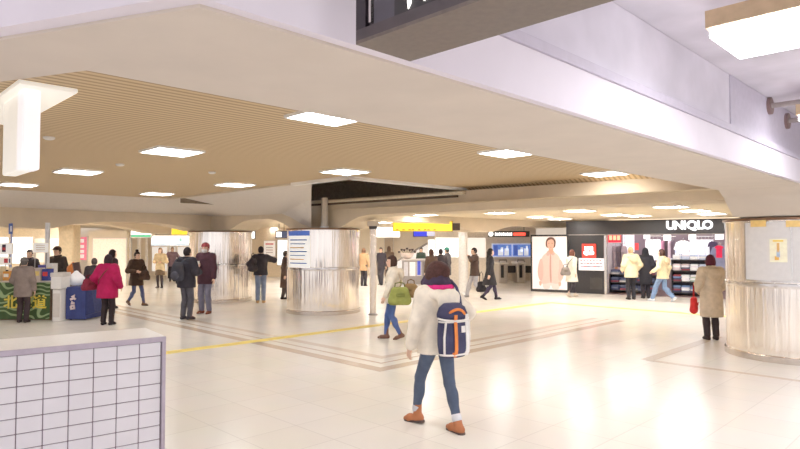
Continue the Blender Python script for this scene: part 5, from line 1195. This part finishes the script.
stand(389, 283, 247, 20, 'person in brown jacket behind the cream coated person with the green bag', dict(), dict(coat=(104, 82, 66), hem=.74, legs=(80, 72, 70), hair='bob', hc=(92, 66, 52)), H=1.66)
stand(421, 281.5, 249, 200, 'person in dark green standing behind the glass display counter', dict(), dict(coat=(62, 76, 66), hem=.76, hair='short', hc=(44, 40, 40), face=True), H=1.60)
# the three shoppers
stand(631.5, 299.5, 247.5, 4, 'person in cream jacket and black trousers facing the shop, left of three', dict(lh=(-.24, .12, .95), rh=(.24, .12, .95)), dict(coat=(226, 210, 170), hem=.72, bulk=.035, legs=BLK, shoes=(40, 34, 34), hair='short', hc=(196, 160, 116), hood=(222, 204, 164)), H=1.68)
stand(646, 298.5, 248.5, -5, 'person in black hooded long coat, middle of the three shoppers', dict(lh=(-.22, .1, .92), rh=(.22, .1, .92)), dict(coat=(38, 38, 46), hem=.50, bulk=.02, legs=(40, 38, 46), hair='none', hood=(34, 34, 40), hood_up=True), H=1.64)
stand(663, 301.5, 248.5, 42, 'person in cream jacket and blue jeans striding, right of three shoppers', dict(stride=.30, lead='l', lh=(-.22, .22, 1.0), rh=(.24, -.05, .88)), dict(coat=(234, 216, 172), hem=.78, bulk=.02, legs=(110, 136, 176), shoes=(196, 200, 206), hair='bob', hc=(66, 44, 40), hood=(226, 200, 160)), H=1.66)
# by the big column
stand(712, 340, 255.5, -4, 'person in long beige coat standing beside the right steel column', dict(lh=(-.20, .14, .98), rh=(.20, .14, .98)), dict(coat=(206, 186, 160), hem=.47, bulk=.028, flare=.008, legs=(52, 44, 46), shoes=(46, 36, 38), hair='bob', hc=(78, 30, 44), hood=(202, 180, 152)))
o = P(705, 340, 0); handbag('red carrier bag held in front of the long beige coat', (o.x - .08, o.y + .24, .46), 60, .30, .36, .13, (214, 44, 44), strap_to=.22, name='carrier_bag')
# left side
stand(22.5, 322.5, 258, 8, 'person in grey brown coat and grey hat at the green stall', dict(lh=(-.22, .2, .95), rh=(.26, .04, .85)), dict(coat=(128, 112, 104), hem=.68, bulk=.035, legs=(60, 48, 50), shoes=(44, 36, 38), hair='short', hc=(80, 74, 70), cap=(104, 98, 94), brim=False))
stand(57, 311, 247, 170, 'stall keeper in dark top and cap behind the stall', dict(lh=(-.2, .2, 1.0), rh=(.2, .2, 1.0)), dict(coat=(58, 50, 46), hem=.8, legs=(50, 46, 46), hair='short', hc=(44, 36, 34), cap=(60, 46, 42), face=True))
stand(29, 309, 250, 185, 'second stall keeper in black behind the grey brown coat', dict(lh=(-.2, .2, 1.0), rh=(.2, .2, 1.0)), dict(coat=(44, 40, 44), hem=.8, hair='short', hc=(40, 34, 34), face=True))
stand(107, 325, 255, -4, 'person in crimson coat and black trousers seen from behind', dict(lh=(-.27, .10, .96), rh=(.28, .08, .92), spread=.10), dict(coat=(170, 20, 72), hem=.66, bulk=.050, flare=.02, legs=(42, 34, 36), shoes=(38, 32, 34), hair='bob', hc=(44, 32, 36), strap=((120, 50, 56), 1)))
o = P(94, 325, 0); handbag('dark red shoulder bag at the left hip of the crimson coat', (o.x - .07, o.y - .10, .78), 60, .30, .26, .15, (120, 34, 52), strap_to=.07, name='shoulder_bag')
stand(93.5, 314, 258.5, 25, 'person in charcoal coat half hidden left of the crimson coat', dict(), dict(coat=(66, 58, 62), hem=.55, bulk=.03, legs=(130, 112, 92), hair='short', hc=(92, 80, 76)))
stand(111, 309, 250, -35, 'dark haired person just behind the crimson coat', dict(stride=.1), dict(coat=(58, 44, 48), hem=.7, bulk=.015, legs=(66, 54, 56), hair='bob', hc=(44, 34, 34)))
stand(136, 305.5, 249, -118, 'person with hair bun in dark brown coat walking right', dict(stride=.25, lead='l', lh=(-.22, .22, 1.05), rh=(.2, .22, 1.1)), dict(coat=(66, 48, 38), hem=.66, bulk=.03, legs=(70, 78, 116), slim=True, shoes=(98, 74, 62), hair='bun', hc=(44, 34, 34), face=True), H=1.58)
o = P(145, 305.5, 0); handbag('dark brown handbag carried by the person with the hair bun', (o.x + .05, o.y - .2, .76), -20, .34, .26, .16, (64, 44, 34), strap_to=.16)
stand(160, 288, 248, 178, 'person in beige coat and dark skirt facing the viewer, far left passage', dict(lh=(-.15, .2, 1.1), rh=(.15, .2, 1.1)), dict(coat=(204, 180, 140), hem=.72, bulk=.015, legs=(48, 40, 46), slim=True, skirt=((96, 76, 60), .55), shoes=(46, 38, 42), hair='bob', hc=(120, 88, 64), face=True))
stand(172, 281.5, 247.5, 205, 'person in mauve coat and long black skirt, farthest in the left passage', dict(lh=(-.3, .16, 1.1), rh=(.3, .12, 1.0)), dict(coat=(122, 96, 106), hem=.75, bulk=.02, skirt=((40, 36, 44), .16), hair='short', hc=(150, 120, 100), face=True), H=1.62)
m1 = stand(186, 319.5, 248, -22, 'person in black padded jacket with back to viewer, talking to masked person', dict(lh=(-.29, .06, .86), rh=(.22, .2, 1.12), spread=.10), dict(coat=(44, 42, 50), hem=.76, bulk=.05, legs=(78, 76, 84), shoes=(52, 48, 54), hair='short', hc=(38, 32, 34)))
m2 = stand(205.5, 313.5, 243.5, 166, 'person in plum coat with white mask and reddish hair facing left', dict(lh=(-.28, .10, .86), rh=(.02, .28, 1.16), spread=.10), dict(coat=(66, 40, 50), hem=.72, bulk=.03, legs=(106, 104, 124), shoes=(112, 60, 44), hair='short', hc=(140, 58, 58), mask=(252, 242, 242), cap=(150, 62, 66), brim=False, face=True))
w = m2['wr']['r']; t_ = thing('paper_sheet', 'small white sheet held by the masked person in plum', 'paper', (w.x - .06, w.y - .12, w.z - .02))
MB(turned((w.x - .05, w.y - .11, w.z), 20)).rbox(-.10, .10, -.004, .004, -.02, .13, .003).build('paper', M('paper_white', (246, 238, 230), .6), t_)
o = P(181, 319.5, 0); th = thing('backpack', 'dark grey backpack on the black padded jacket', 'backpack', (o.x + .01, o.y - .28, .93)); fr = turned((o.x + .02, o.y - .30, .93), -22)
F = Field((-.24, -.22, -.04), (.24, .14, .52), .013); F.add(profile([0, .06, .2, .36, .44], [.13, .165, .17, .15, .10], [.07, .10, .105, .085, .05], [0] * 5), 0)
V, Q = F.mesh(); np_obj('bag_body', np.array([list(fr(v) - Vector(OFF[th.name])) for v in V]), Q, cloth((52, 52, 60)), th)
F = Field((-.2, -.22, -.02), (.2, .1, .3), .013); F.add(ell((0, -.10, .13), (.115, .045, .10)), 0); V, Q = F.mesh(); np_obj('front_pocket', np.array([list(fr(v) - Vector(OFF[th.name])) for v in V]), Q, cloth((64, 64, 74)), th)
for sx in (-.1, .1): MB(fr).tube([(sx, 0, .42), (sx * 1.2, .10, .50), (sx * 1.3, .22, .50), (sx * 1.5, .31, .40)], .018, 6).build('shoulder_strap', cloth((50, 52, 62)), th, True)
stand(260.5, 303, 245.5, 8, 'person in black jacket and jeans looking away between the two steel columns', dict(lh=(-.28, .10, 1.08), rh=(.16, .24, 1.30), rpole=(1, -.25, -.1)), dict(coat=(48, 44, 50), hem=.84, bulk=.03, legs=(112, 124, 152), shoes=(178, 140, 96), hair='short', hc=(40, 32, 38)), H=1.70)
o = P(252, 304.5, 0); handbag('black bag under the left arm of the black jacket between the columns', (o.x + .02, o.y + .0, .96), 70, .34, .44, .16, (48, 42, 46), strap_to=.12)
stand(285, 299, 257, -70, 'person in dark coat partly hidden by the middle steel column', dict(stride=.1, lh=(-.24, -.06, .84), rh=(.25, -.05, .84)), dict(coat=(84, 66, 62), hem=.40, bulk=.01, legs=(60, 52, 52), hair='short', hc=(60, 50, 48)), H=1.55)
stand(363.5, 286, 251, -25, 'person in tan coat at the right edge of the middle steel column', dict(), dict(coat=(206, 160, 116), hem=.70, legs=(52, 46, 52), hair='bob', hc=(120, 82, 60)), H=1.60)
